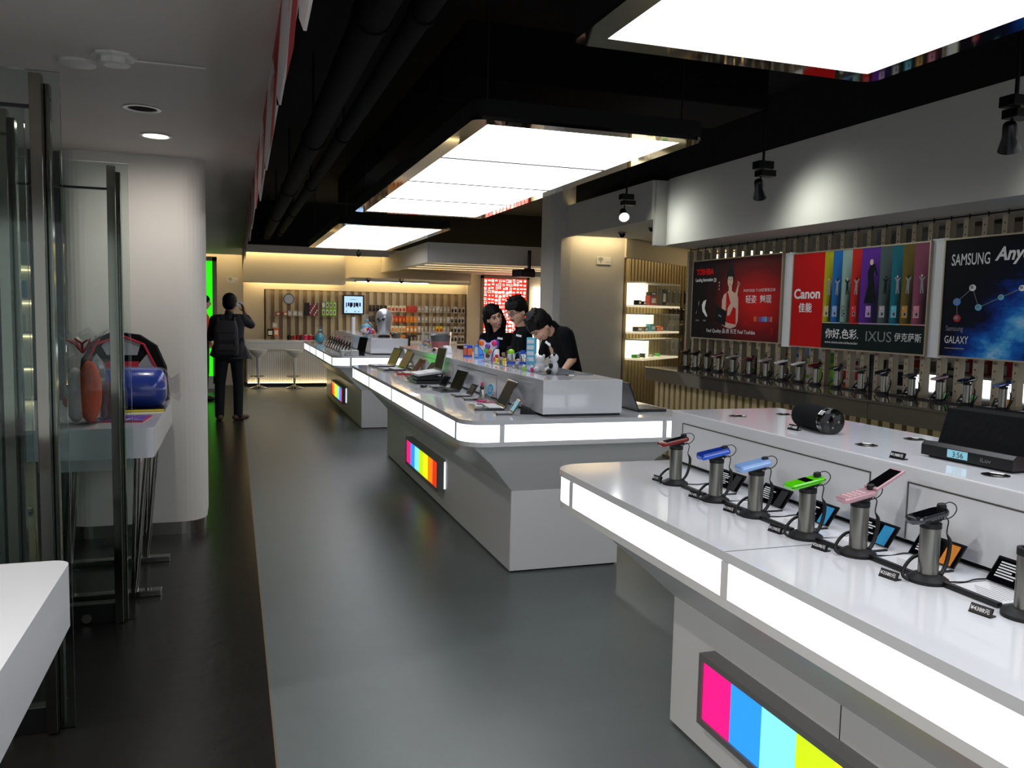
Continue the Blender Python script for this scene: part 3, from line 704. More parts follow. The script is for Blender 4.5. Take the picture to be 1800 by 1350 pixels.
# ================================================================ toys and bottles on the middle raised box
Z2 = 1.1875
for n_, c_ in (('toy_blue', '2848b0'), ('toy_sky', '4a90e0'), ('toy_orange', 'e06820'), ('toy_pink', 'd82878'), ('toy_yellow', 'e8d020'), ('toy_lime', '88c818'), ('toy_green', '48b050'), ('toy_red', 'b02028'), ('toy_purple', '7048a8'), ('toy_teal', '40a0b8'), ('toy_brown', '5a3a28'), ('toy_cyan', '60b8d8')): mat(n_, c_, .35)
def pack(loc, rot, w, h, d, m, label, bits, name='boxed_toy', cat='boxed toy', top='handle'):
    t = thing(name, label, cat, loc, rot, 'packaged toys on the middle raised box')
    b = MB(); b.bx(-d / 2, d / 2, -w / 2, w / 2, 0, h, m, .003); b.build('carton', t)
    b = MB()
    for (y, z, sy, sz, mm) in bits: b.bx(-d / 2 - .0015, -d / 2, y - sy / 2, y + sy / 2, z - sz / 2, z + sz / 2, mm)
    b.T = Matrix.Identity(4)
    for (y, z, sy, sz, mm) in bits: b.bx(y - sy / 2, y + sy / 2, -w / 2 - .0015, -w / 2, z - sz / 2, z + sz / 2, mm) if sy < d else None
    b.build('print', t)
    if top == 'handle':
        b = MB(); b.tube([(0, -w * .25, h), (0, -w * .25, h + .03), (0, w * .25, h + .03), (0, w * .25, h)], .003, 'acrylic', 6); b.build('handle', t)
    return t
pack((1.915, 6.93, Z2), .3, .07, .10, .05, 'toy_blue', 'dark blue carton with an orange front, leftmost on the raised box', [(0, .045, .045, .06, 'toy_orange'), (0, .085, .05, .014, 'white_plastic')])
pack((1.955, 6.72, Z2), .2, .09, .11, .05, 'toy_sky', 'pale blue and white carton beside the round twin blister pack', [(0, .055, .05, .08, 'white_plastic'), (0, .03, .04, .01, 'toy_blue')])
t = thing('blister_pack', 'twin-lobed blue blister pack filled with orange and pink balls', 'toy pack', (1.90, 6.28, Z2), 1.0, 'packaged toys on the middle raised box')
b = MB(); o = [(y, z) for y, z in [(-.03, .0), (.03, .0), (.035, .05), (.05, .09), (.085, .12), (.088, .155), (.065, .178), (.035, .170), (.015, .150), (-.015, .150), (-.035, .170), (-.065, .178), (-.088, .155), (-.085, .12), (-.05, .09), (-.035, .05)]]
b.loft([[(0, y, z) for y, z in o], [(.014, y, z) for y, z in o]], 'toy_blue'); b.build('backing_card', t)
b = MB(); b.loft([[(-.002, y * .86, .006 + z * .93) for y, z in o], [(.0, y * .86, .006 + z * .93) for y, z in o]], 'white_plastic'); b.build('inner_card', t)
for (y, z, r, m_) in ((.055, .145, .024, 'toy_orange'), (-.055, .145, .024, 'toy_pink'), (0, .12, .022, 'toy_purple'), (0.012, .085, .020, 'toy_green'), (-.018, .08, .016, 'toy_orange'), (.0, .045, .018, 'toy_brown')):
    b = MB(); b.ell((-.008, y, z), (r * .6, r, r), m_, 14); b.build('toy_ball', t)
def bottle(loc, label, body, cap, base=None, r=.022, h=.09, capr=None, capm='dome', extra=None, grp='bottles and jars on the middle raised box', name='drink_bottle'):
    t = thing(name, label, 'bottle', loc, 0, grp)
    b = MB(); b.lathe([(r * .9, .0), (r, .006), (r, h * .82), (r * .7, h * .92), (r * .6, h), (.0001, h)], body, n=18); b.build('bottle_body', t)
    b = MB(); cr = capr or r * .8
    if capm == 'dome': b.lathe([(cr, h * .9), (cr, h), (cr * .8, h + cr * .7), (cr * .35, h + cr), (.0001, h + cr * 1.05)], cap, n=18)
    else: b.lathe([(cr, h * .93), (cr, h + .02), (.0001, h + .02)], cap, n=18)
    b.build('lid', t)
    if base:
        b = MB(); b.lathe([(r * 1.12, 0), (r * 1.15, h * .22), (.0001, h * .23)], base, n=18); b.build('foot', t)
    return t
bottle((2.03, 6.47, Z2), 'white bottle with a pink foot and black lid beside the twin-lobed pack', 'white_plastic', 'black_plastic', 'toy_pink', .024, .10)
bottle((2.06, 6.24, Z2), 'grey bottle with a dark cap behind the yellow toys', 'steel', 'black_plastic', None, .02, .10, None, 'flat')
bottle((2.00, 6.00, Z2), 'clear bottle with a lime green dome lid and blue foot', 'acrylic', 'toy_lime', 'toy_blue', .030, .085, .026)
bottle((2.07, 5.93, Z2), 'small clear jar with a blue lid and blue foot beside the lime lid bottle', 'acrylic', 'toy_blue', 'toy_blue', .024, .085, None, 'flat')
for k, (x, y, mm, m2, lab) in enumerate(((1.955, 6.22, 'toy_yellow', 'toy_red', 'yellow toy figure with a red head before the grey bottle'), (2.0, 6.17, 'toy_yellow', 'toy_brown', 'yellow and brown toy figure nearest the lime lid bottle'), (1.92, 6.38, 'toy_pink', 'toy_pink', 'pink rounded toy beside the white and pink bottle'))):
    t = thing('toy_figure', lab, 'toy', (x, y, Z2), 0, 'little toy figures on the middle raised box')
    b = MB(); b.ell((0, 0, .018), (.016, .016, .018), mm, 12); b.ell((-.008, -.012, .005), (.008, .008, .005), mm, 8); b.ell((-.008, .012, .005), (.008, .008, .005), mm, 8); b.build('toy_body', t)
    b = MB(); b.ell((0, 0, .046), (.015, .015, .014), m2, 12); b.ell((-.012, 0, .044), (.006, .006, .004), 'toy_orange', 8); b.build('toy_head', t)
b = MB()
for k in range(5):
    a = k * 1.3; b.tube([(0, 0, .06), (.02 * math.cos(a), .02 * math.sin(a), .09), (.05 * math.cos(a), .05 * math.sin(a), .075), (.06 * math.cos(a + .4), .06 * math.sin(a + .4), .002)], .0022, 'toy_sky', 6)
o = b.build('blue_wire_toy'); o.location = (2.10, 6.04, Z2); tag(o, 'tangle of bright blue wires behind the lime lid bottle', 'toy')
t = thing('water_tube_pack', 'tall translucent light blue tube pack standing before the bending man', 'bottle', (2.17, 6.02, Z2), .8)
b = MB(); b.bx(-.02, .02, -.035, .035, 0, .20, 'toy_cyan', .004); b.build('tube', t)
b = MB()
for k in range(4): b.bx(-.0215, -.02, -.028, .028, .02 + k * .045, .05 + k * .045, 'white_plastic')
b.build('print', t)
t = thing('plush_animal', 'white plush toy hunched beside the panda', 'plush toy', (1.92, 5.16, Z2), 0)
b = MB(); b.ell((0, 0, .035), (.034, .034, .036), 'white_plastic', 14); b.ell((.0, .0, .085), (.032, .032, .028), 'white_plastic', 14)
b.ell((.02, -.02, .108), (.010, .010, .012), 'white_plastic', 8); b.ell((-.02, .02, .108), (.010, .010, .012), 'white_plastic', 8)
b.ell((-.03, -.02, .02), (.02, .014, .018), 'white_plastic', 8); o_ = remesh(b, 'plush_body', t, .004, 1)
b = MB(); b.ell((-.028, .012, .012), (.010, .010, .010), 'toy_cyan', 8); b.ell((-.028, -.018, .010), (.008, .008, .008), 'toy_cyan', 8); b.build('paw_pads', t)
t = thing('panda_toy', 'black and white panda toy sitting at the edge of the raised box', 'plush toy', (1.95, 4.98, Z2), -.35)
b = MB(); b.ell((0, 0, .045), (.030, .028, .045), 'white_plastic', 14); b.ell((0, 0, .105), (.030, .032, .028), 'white_plastic', 14); remesh(b, 'panda_body', t, .004, 1)
for (x, y, z, a, c, d, n_) in ((0, -.026, .128, .010, .010, .010, 'ear'), (0, .026, .128, .010, .010, .010, 'ear'), (-.027, -.011, .108, .006, .009, .010, 'eye_patch'), (-.027, .013, .108, .006, .009, .010, 'eye_patch'), (-.02, -.03, .055, .014, .010, .018, 'arm'), (-.02, .03, .055, .014, .010, .018, 'arm'), (-.032, -.024, .016, .018, .014, .016, 'leg'), (-.032, .024, .016, .018, .014, .016, 'leg')):
    b = MB(); b.ell((x, y, z), (a, c, d), 'rubber', 12); b.build(n_, t)
for k, (x, y, m_, lab) in enumerate(((1.84, 5.24, 'toy_lime', 'tiny green toy left of the white plush'), (1.87, 5.17, 'toy_pink', 'tiny pink toy left of the white plush'))):
    b = MB(); b.ell((0, 0, .016), (.012, .012, .016), m_, 12); b.ell((0, 0, .036), (.010, .010, .009), 'white_plastic', 10); b.ell((-.006, .006, .044), (.004, .004, .004), m_, 8)
    o = b.build('tiny_toy'); o.location = (x, y, Z2); tag(o, lab, 'toy', 'tiny toys by the white plush')
b = MB(); b.bx(1.86, 2.19, 4.90, 6.35, 1.1872, 1.192, 'acrylic', .001); tag(b.build('glass_inset_tray'), 'clear glass tray inset on the raised box under the toys', 'tray')
t = thing('clear_bucket', 'round clear tub half filled with red packets on the middle raised box', 'tub', (2.065, 8.55, Z2), 0)
b = MB(); b.lathe([(.10, 0), (.115, .17), (.11, .17), (.096, .004), (.0001, .004)], 'acrylic', n=24); b.build('tub', t)
b = MB(); b.lathe([(.094, .005), (.098, .07), (.0001, .07)], 'toy_red', n=24); b.build('red_packets', t)
b = MB(); b.lathe([(.098, .071), (.104, .13), (.07, .15), (.0001, .145)], 'dark_metal', n=24); b.build('dark_packets', t)
t = thing('clear_jar', 'clear square jar with coloured bits behind the red tub', 'jar', (2.02, 9.0 - .12, Z2), 0)
b = MB(); b.bx(-.07, .07, -.07, .07, 0, .15, 'acrylic', .006); b.build('jar', t)
b = MB()
for k in range(12): b.ell((random.uniform(-.05, .05), random.uniform(-.05, .05), random.uniform(.015, .09)), (.018, .018, .012), random.choice(['toy_sky', 'toy_red', 'toy_yellow', 'steel']), 8)
tag(b.build('coloured_bits', t), kind='stuff')
b = MB(); b.lathe([(.05, 0), (.055, .01), (.045, .05), (.035, .07), (.0001, .075)], 'white_plastic', n=18); o = b.build('white_cap_dome'); o.location = (1.86, 7.45, Z2); tag(o, 'white dome-shaped object on the raised box above the laptops', 'ornament')
t = thing('small_camera', 'tiny dark camera on the raised box beside the white dome', 'camera', (1.83, 7.85, Z2), 0)
b = MB(); b.bx(-.012, .012, -.025, .025, 0, .03, 'black_plastic', .003); b.build('camera_body', t); b = MB(); b.cyl((-.016, 0, .015), .01, .01, 'steel', 14, 'x'); b.build('lens', t)

# ================================================================ far counter: hanging phones and gift bags
for k in range(9):
    y = 10.25 + .62 + k * .29
    t = thing('acrylic_phone_stand', f'clear angled phone stand on the far counter, {["nearest", "second from the near end", "third from the near end", "fourth from the near end", "fifth from the near end, the middle one", "fourth from the far end", "third from the far end", "second from the far end", "farthest"][k]}', 'display stand', (1.40, y, .972), 0, 'clear phone stands on the far counter')
    b = MB(); b.box((.05, 0, .11), (.006, .07, .23), 'acrylic', (0, .22, 0)); b.bx(-.03, .06, -.04, .04, 0, .006, 'acrylic'); b.build('acrylic_plate', t)
    b = MB(); b.tube([(.03, 0, .16), (-.02, .02, .10), (-.05, .0, .03), (-.03, -.03, .008)], .006, 'rubber', 6); b.build('cable', t)
    t = thing('mobile_phone', f'black phone on the clear stand, {["nearest", "second from the near end", "third from the near end", "fourth from the near end", "the middle one", "fourth from the far end", "third from the far end", "second from the far end", "farthest"][k]} of the far row', 'mobile phone', (1.425, y, 1.10), (0, .22, 0), 'black phones on the far counter')
    b = MB(); b.box((0, 0, 0), (.016, .05, .11), 'black_plastic' if k != 2 else 'phone_maroon', bev=.004); b.build('phone_body', t)
    b = MB(); b.bx(-.0092, -.008, -.02, .02, -.01, .045, 'black_gloss'); b.build('screen', t)
b = MB(); b.box((0, 0, .12), (.02, .16, .24), 'black_plastic', (0, .25, .5), .004); b.bx(-.05, .03, -.04, .04, 0, .01, 'black_plastic'); o = b.build('black_display_board'); o.location = (1.60, 10.98, LZ); tag(o, 'large black tilted board at the near end of the far counter', 'display board')
b = MB(); b.bx(-.10, .12, -.07, .07, 0, .07, 'white_plastic', .004); b.bx(-.06, .02, -.0712, -.07, .02, .045, 'steel'); o = b.build('white_device_box'); o.location = (1.53, 10.93 + .0, LZ); tag(o, 'low white box at the near corner of the far counter', 'box'); o.location = (1.42, 10.92, LZ)
Z3 = 1.1875
def gift_bag(loc, s, m, label):
    t = thing('gift_bag', label, 'gift bag', loc, .4, 'cellophane gift bags on the far counter')
    b = MB(); b.ell((0, 0, .09 * s), (.09 * s, .09 * s, .09 * s), m, 14); b.ell((.03 * s, .04 * s, .15 * s), (.04 * s, .05 * s, .04 * s), m, 10); b.build('gift', t)
    b = MB(); b.lathe([(.08 * s, 0), (.125 * s, .05 * s), (.12 * s, .13 * s), (.05 * s, .21 * s), (.02 * s, .235 * s), (.06 * s, .30 * s), (.09 * s, .33 * s)], 'cellophane', n=11); b.build('wrapping', t)
    b = MB(); b.lathe([(.024 * s, .225 * s), (.028 * s, .235 * s), (.024 * s, .245 * s)], 'toy_cyan', n=10); b.ell((.03 * s, .02 * s, .24 * s), (.03 * s, .01 * s, .015 * s), 'toy_cyan', 8); b.build('bow', t)
gift_bag((1.90, 12.6, Z3), .95, 'toy_cyan', 'large bright blue gift in cellophane on the far raised box')
gift_bag((1.42, 14.75, LZ), .95, 'toy_teal', 'smaller teal gift in cellophane at the far end of the far counter')
t = thing('chrome_bust', 'silver chrome head-shaped speaker on a black foot', 'ornament', (2.02, 11.75, Z3), 0)
b = MB(); b.lathe([(.07, .03), (.09, .08), (.095, .15), (.115, .22), (.12, .29), (.10, .35), (.06, .39), (.0001, .405)], 'phone_silver', n=24); b.build('head_shell', t)
b = MB(); b.ell((-.09, -.065, .25), (.02, .03, .022), 'black_gloss', 12); b.ell((-.03, -.108, .25), (.02, .03, .022), 'black_gloss', 12); b.tube([(-.10, -.03, .26), (-.085, -.085, .22), (-.0, -.12, .27)], .006, 'black_gloss', 6); b.build('eyes', t)
b = MB(); b.lathe([(.09, 0), (.09, .02), (.06, .035), (.0001, .035)], 'black_plastic', n=20); b.build('foot', t)
for k, (x, y, s, lab) in enumerate(((1.84, 12.05, 1, 'crumpled white and red wrapped parcel beside the large blue gift'), (1.88, 12.25, .8, 'smaller crumpled white wrapped parcel tucked behind the larger one'))):
    b = MB()
    for q in range(9): b.box((random.uniform(-.06, .06) * s, random.uniform(-.07, .07) * s, .03 + random.uniform(0, .05) * s), (.10 * s, .07 * s, .035 * s), random.choice(['white_plastic', 'white_plastic', 'toy_purple', 'toy_red']), (random.uniform(-.5, .5), random.uniform(-.5, .5), random.uniform(0, 3)))
    o = b.build('wrapped_parcel'); o.location = (x, y, Z3 + .02); tag(o, lab, 'parcel', 'wrapped parcels on the far raised box')
b = MB(); b.lathe([(.03, 0), (.03, .26), (.0001, .26)], 'white_plastic', n=14); o = b.build('white_tube'); o.location = (1.80, 13.3, Z3); tag(o, 'plain white upright tube left of the large blue gift', 'tube')
for k, (x, y, lab) in enumerate(((2.16, 11.5, 'black camera with a round lens, left of the dark hanging strap'), (2.12, 11.33, 'smaller grey camera nearest the corner of the far raised box'))):
    t = thing('compact_camera', lab, 'camera', (x, y, Z3), -.6, 'cameras on the far raised box')
    b = MB(); b.bx(-.03, .03, -.06, .06, 0, .075, ['black_plastic', 'steel'][k], .008); b.build('camera_body', t)
    b = MB(); b.cyl((-.045, 0, .035), .03, .04, 'black_gloss', 18, 'x'); b.build('lens', t)
b = MB(); b.tube([(2.235, 11.25, 1.19), (2.262, 11.18, 1.22), (2.262, 11.17, 1.12), (2.262, 11.18, 1.0)], .012, 'rubber', 8); b.box((2.262, 11.175, 1.10), (.03, .02, .10), 'black_plastic', bev=.004)
tag(b.build('hanging_strap_device'), 'dark slim device hanging by its strap over the far box edge', 'camera')

# ================================================================ right hand display counter and slat screen
RX = 4.36
t = thing('glass_display_counter', 'long glossy dark-topped display counter with slatted front along the right wall', 'counter', (4.74, 4.0, 0), 0)
def RB_(): b = MB(); b.T = Matrix.Translation((-4.74, -4.0, 0)); return b
mat('smoked_mirror', 'a89f90', .06, .85)
b = RB_(); b.bx(RX, 5.85, -2.5, 8.38, .985, 1.0, 'smoked_mirror', .002); b.build('mirror_top', t)
b = RB_(); b.bx(RX + .02, RX + .05, -2.5, 8.36, .86, .985, 'smoked_mirror'); b.bx(RX + .05, 5.14, 8.33, 8.36, .86, .985, 'smoked_mirror')
for k in range(9): b.bx(RX + .017, RX + .02, 8.36 - 1.15 * k - .004, 8.36 - 1.15 * k, .86, .985, 'chrome')
b.build('mirror_fascia', t)
b = RB_(); y = 8.30; b.bx(RX + .16, RX + .18, -2.5, 8.25, .06, .86, 'slat_dark')
while y > -.5: b.bx(RX + .11, RX + .17, y - .07, y, .06, .86, 'slat_gold'); y -= .115
x = RX + .2
while x < 5.1: b.bx(x, x + .07, 8.22, 8.28, .06, .86, 'slat_gold'); x += .115
b.build('slatted_front', t)
b = RB_(); b.bx(RX + .18, 5.8, -2.5, 8.2, 0, .985, 'slat_dark'); b.build('carcass', t)
t = thing('slat_screen', 'tall metal slat screen hanging from the soffit to the right counter', 'slat screen', (5.14, 4.0, 0), 0)
b = MB(); b.T = Matrix.Translation((-5.14, -4.0, 0)); y = 8.81
b.bx(5.16, 5.175, 1.8, 8.83, 2.352, 2.362, 'dark_metal'); b.build('top_rail', t)
b = MB(); b.T = Matrix.Translation((-5.14, -4.0, 0))
while y > 1.7:
    b.bx(5.125, 5.185, y - .022, y + .022, .985, 2.335, 'aluminium'); b.cyl((5.155, y, 2.35), .006, .04, 'dark_metal', 6)
    for q in range(22): b.bx(5.1235, 5.125, y - .004, y + .004, 1.05 + q * .058, 1.062 + q * .058, 'black_plastic')
    y -= .165
b.build('slats', t)
# phone stands along it
RYS = [8.22, 8.02, 7.80, 7.56, 7.30, 7.02, 6.74, 6.50, 6.26, 6.02, 5.76, 5.48, 5.22, 4.94, 4.68, 4.44, 4.16, 3.9]
RM = ['phone_dark', 'black_gloss', 'phone_dark', 'phone_pink', 'phone_silver', 'phone_maroon', 'phone_silver', 'phone_white', 'phone_white', 'phone_maroon', 'phone_dark', 'steel', 'phone_dark', 'phone_dark', 'phone_pink', 'phone_dark', 'phone_blue_dark', 'phone_dark']
CN = ['dark', 'glossy black', 'dark grey', 'pink', 'silver', 'maroon', 'silver-white', 'white', 'second white', 'dark red', 'dark', 'steel grey', 'wide black', 'charcoal', 'dusty pink', 'smoky black', 'navy', 'black']
WH = ['at the far end of the right counter', 'second from the far end of the right counter', 'third from the far end of the right counter', 'fourth from the far end of the right counter', 'before the green box on the right counter', 'under the middle of the red poster', 'under the right half of the red poster', 'under the right edge of the red poster', 'below the gap right of the red poster', 'below the red block of the camera poster', 'left below the camera poster stripes', 'under the first camera poster stripes', 'under the middle of the camera poster', 'under the camera poster lettering', 'under the right end of the camera poster', 'below the gap left of the blue poster', 'above the black dock, under the blue poster', 'at the right picture edge under the blue poster']
PROTO = None
for k, y in enumerate(RYS):
    x = 4.80 + .004 * (k % 3)
    if k == 0:
        PROTO = phone_stand((x, y, 1.0), '', 'phone stands on the right counter'); PROTO.scale = (1.12,) * 3
        KIDS[PROTO.name] = list(PROTO.children) or [o for o in COL.objects if o.parent == PROTO]
        PROTO['label'] = 'phone stand ' + WH[k]
    else: dup(PROTO, (x, y, 1.0), 0, 'phone stand ' + WH[k], None)
    ph = phone((x - .012, y, 1.0 + .168), CN[k] + ' phone on a stand ' + WH[k], 'phones on the right counter', RM[k], 'black_gloss' if RM[k] not in ('phone_white', 'phone_silver') else RM[k], L=.115, kind='bar' if k % 3 else 'slider')
    ph.scale = (1.1,) * 3
for k, y in enumerate((7.18, 6.9, 6.62, 5.62, 5.08, 4.80, 4.56, 4.28, 4.03)):
    card_tray((4.86, y, 1.0), 'card tray ' + ['left below the middle of the red notebook poster', 'below the word Feel on the red notebook poster', 'below the right end of the red notebook poster', 'below the first stripes of the camera poster', 'below the camera poster lettering', 'with a green strip below the right end of the camera poster', 'with a green strip before the blue poster', 'with an orange strip behind the black dock, left of two', 'with an orange strip behind the black dock, right of two'][k], [BK, BK, BK, BK, BK, 'toy_green', 'toy_green', OR, OR][k], 0, 'card trays on the right counter')
# shelf and second counter behind the screen
t = thing('rear_display_counter', 'white display counter with a glowing edge seen through the slat screen', 'counter', (6.6, 4.0, 0), 0)
b = MB(); b.T = Matrix.Translation((-6.6, -4.0, 0)); b.bx(6.2, 7.0, 0, 7.9, .0, .93, 'white_panel'); b.bx(6.15, 7.0, 0, 7.9, 1.08, 1.10, 'white_panel'); b.bx(6.22, 7.0, 0, 7.9, .93, 1.08, 'white_panel'); b.build('counter_body', t)
b = MB(); b.T = Matrix.Translation((-6.6, -4.0, 0)); b.bx(6.19, 6.22, 0, 6.9, .945, 1.07, 'band_light'); b.build('light_panel', t)
t = thing('wall_shelf_unit', 'white open shelf unit with product rows behind the slat screen', 'shelf unit', (7.6, 5.0, 0), 0)
b = MB(); b.T = Matrix.Translation((-7.6, -5.0, 0))
b.bx(7.85, 7.9, -1, 12.5, 0, 2.64, 'white_wall')
for z in (1.0, 1.4, 1.8, 2.2): b.bx(7.5, 7.85, -1, 9.8, z, z + .03, 'white_panel')
b.build('shelves', t)
b = MB(); b.T = Matrix.Translation((-7.6, -5.0, 0)); b.bx(7.75, 7.78, 10.0, 12.4, 2.52, 2.62, 'cove_dim'); b.build('shelf_lamp', t)
for (a, c, m1, m2, lab) in (
    ((5.450, 8.328, 1.295), (5.450, 8.143, 0.967), 'toy_lime', 'white_plastic', 'green and white carton behind the screen under the red notebook poster'),
    ((5.450, 7.077, 1.202), (5.450, 6.906, 0.928), 'toy_lime', 'white_plastic', 'tall green and white carton behind the screen below the first camera poster'),
    ((5.450, 6.797, 1.167), (5.450, 6.710, 0.917), 'toy_lime', 'toy_lime', 'narrow lime carton behind the screen left below the camera stripes'),
    ((5.450, 7.380, 1.298), (5.450, 7.224, 0.988), 'toy_red', 'steel', 'red and grey box behind the screen at the poster gap'),
    ((5.450, 7.175, 1.295), (5.450, 7.052, 1.117), 'toy_sky', 'white_plastic', 'blue box behind the screen below the red camera block'),
    ((5.450, 6.679, 1.251), (5.450, 6.564, 0.920), 'toy_green', 'toy_lime', 'green banner-like box behind the screen'),
    ((5.450, 6.457, 1.156), (5.450, 6.335, 0.973), 'white_plastic', 'toy_red', 'white carton with red lines behind the screen'),
    ((5.450, 6.239, 1.264), (5.450, 6.098, 1.128), 'dark_metal', 'steel', 'dark camera box behind the screen below the camera poster'),
    ((6.450, 6.679, 1.244), (6.450, 6.508, 1.125), 'white_plastic', 'toy_red', 'white shelf carton with red stripes behind the screen'),
    ((6.450, 6.456, 1.184), (6.450, 6.240, 1.088), 'steel', 'steel', 'grey metallic box behind the screen right below the camera poster'),
    ((6.450, 6.070, 1.261), (6.450, 5.952, 1.073), 'toy_red', 'white_plastic', 'red camera box behind the screen, first of three under the blue poster'),
    ((6.450, 5.868, 1.257), (6.450, 5.756, 1.079), 'toy_red', 'steel', 'red camera box behind the screen, second of three under the blue poster'),
    ((6.450, 5.676, 1.258), (6.450, 5.558, 1.095), 'toy_red', 'white_plastic', 'red camera box behind the screen, third of three under the blue poster'),
    ((5.450, 7.965, 1.234), (5.450, 7.819, 1.004), 'steel', 'dark_metal', 'grey gadget box behind the screen under the poster figure'),
    ((5.450, 8.045, 1.141), (5.450, 7.816, 0.972), 'steel', 'dark_metal', 'grey device box behind the screen right of the green carton'),
    ((5.450, 7.772, 1.206), (5.450, 7.591, 0.989), 'ink_white', 'steel', 'pale box behind the screen under the right half of the red poster'),
    ((5.450, 6.932, 1.266), (5.450, 6.823, 1.076), 'white_plastic', 'toy_sky', 'pale blue and white box behind the screen left of the lime carton'),
    ((5.450, 6.324, 1.217), (5.450, 6.234, 1.024), 'ink_white', 'toy_red', 'slim white box with a red band behind the screen'),
    ((5.450, 6.035, 1.224), (5.450, 5.913, 1.071), 'dark_metal', 'steel', 'dark box behind the screen under the camera poster lettering'),
    ((5.450, 5.804, 1.219), (5.450, 5.678, 1.100), 'keys_white', 'dark_metal', 'cream box behind the screen under the camera poster lettering'),
    ((5.450, 5.265, 1.207), (5.450, 5.154, 1.078), 'dark_metal', 'steel', 'dark cylinder-like box behind the screen left of the red camera boxes'),
    ((5.450, 8.609, 1.217), (5.450, 8.421, 0.973), 'keys_white', 'toy_red', 'pale box with a red label behind the screen, left of the green carton'),
    ):
    m1, m2 = [dict(ink_white='white_plastic').get(q, q) for q in (m1, m2)]
    zb = 1.0 if a[0] < 6 else 1.10
    y0, y1 = min(a[1], c[1]), max(a[1], c[1]); h = max(.08, a[2] - zb); w = y1 - y0
    t = thing('product_box', lab, 'box', (a[0] + .04, (y0 + y1) / 2, zb), 0, 'product boxes behind the slat screen')
    b = MB(); b.bx(-.04, .04, -w / 2, w / 2, 0, h, m1, .002); b.build('carton', t)
    b = MB(); b.bx(-.0415, -.04, -w * .44, w * .44, h * .08, h * .62, m2); b.bx(-.0415, -.04, -w * .25, w * .25, h * .72, h * .9, m2); b.build('print', t)

# ================================================================ posters on the slat screen
def poster_mat(name, build):
    m = bpy.data.materials.new(name); m.use_nodes = True; nt = m.node_tree; b = nt.nodes['Principled BSDF']
    b.inputs['Roughness'].default_value = .6; b.inputs['Specular IOR Level'].default_value = .15; build(nt, b); M[name] = m
def N(nt, t, **k):
    n = nt.nodes.new(t)
    for a, v in k.items(): setattr(n, a, v)
    return n
def ramp(nt, stops):
    r = N(nt, 'ShaderNodeValToRGB'); e = r.color_ramp.elements
    while len(e) < len(stops): e.new(.5)
    for q, (p, c) in zip(e, stops): q.position = p; q.color = lin(c)
    return r
def red_print(nt, b):
    tc = N(nt, 'ShaderNodeTexCoord'); mp = N(nt, 'ShaderNodeMapping'); mp.inputs['Location'].default_value = (-.78, -.45, 0); mp.inputs['Scale'].default_value = (1.6, 1.3, 1)
    g = N(nt, 'ShaderNodeTexGradient', gradient_type='SPHERICAL'); mp.inputs['Location'].default_value = (-1.22, -.62, 0)
    r = ramp(nt, [(0, '10060a'), (.22, '2c070d'), (.5, '780b12'), (.78, 'c41216'), (1, 'e01a1a')])
    nt.links.new(tc.outputs['UV'], mp.inputs['Vector']); nt.links.new(mp.outputs['Vector'], g.inputs['Vector']); nt.links.new(g.outputs['Fac'], r.inputs['Fac']); nt.links.new(r.outputs['Color'], b.inputs['Base Color'])
def blue_print(nt, b):
    tc = N(nt, 'ShaderNodeTexCoord'); no = N(nt, 'ShaderNodeTexNoise'); no.inputs['Scale'].default_value = 5; no.inputs['Detail'].default_value = 8; no.inputs['Roughness'].default_value = .65
    sx = N(nt, 'ShaderNodeSeparateXYZ'); nt.links.new(tc.outputs['UV'], sx.inputs[0]); nt.links.new(tc.outputs['UV'], no.inputs['Vector'])
    # diagonal band: u*.95 - v + .35
    a = N(nt, 'ShaderNodeMath', operation='MULTIPLY_ADD'); a.inputs[1].default_value = .87; nt.links.new(sx.outputs[0], a.inputs[0])
    nv = N(nt, 'ShaderNodeMath', operation='MULTIPLY'); nv.inputs[1].default_value = -.49; nt.links.new(sx.outputs[1], nv.inputs[0]); nt.links.new(nv.outputs[0], a.inputs[2])
    ad = N(nt, 'ShaderNodeMath', operation='ADD'); ad.inputs[1].default_value = -.22; nt.links.new(a.outputs[0], ad.inputs[0])
    ab = N(nt, 'ShaderNodeMath', operation='ABSOLUTE'); nt.links.new(ad.outputs[0], ab.inputs[0])
    s2 = N(nt, 'ShaderNodeMath', operation='MULTIPLY_ADD'); s2.inputs[1].default_value = -2.0; s2.inputs[2].default_value = .72; nt.links.new(ab.outputs[0], s2.inputs[0])
    m2 = N(nt, 'ShaderNodeMath', operation='MULTIPLY_ADD'); m2.inputs[1].default_value = .9; nt.links.new(no.outputs['Fac'], m2.inputs[0])
    s3 = N(nt, 'ShaderNodeMath', operation='SUBTRACT'); nt.links.new(s2.outputs[0], s3.inputs[0]); s3.inputs[1].default_value = .36; nt.links.new(s3.outputs[0], m2.inputs[2])
    r = ramp(nt, [(0, '02030e'), (.34, '020824'), (.5, '06348c'), (.66, '0e6cc8'), (.8, '58b0e8'), (1, 'f0f8ff')])
    nt.links.new(m2.outputs[0], r.inputs['Fac']); nt.links.new(r.outputs['Color'], b.inputs['Base Color'])
poster_mat('print_red_glow', red_print); poster_mat('print_nebula', blue_print)
for n_, c_ in (('ink_red', 'c40e12'), ('ink_red_dark', '7a0c14'), ('ink_white', 'ececec'), ('ink_black', '101418'), ('ink_dark_green', '10201e'), ('ink_skin', 'd8b8a4'), ('ink_grey', '8c9094'), ('ink_navy', '060a20')): mat(n_, c_, .6, spec=.15)
def sheet_uv(o, w, h):
    me = o.data; uv = me.uv_layers.new(name='uv')
    for l in me.loops:
        v = me.vertices[l.vertex_index].co; uv.data[l.index].uv = (v.x / w, v.y / h)
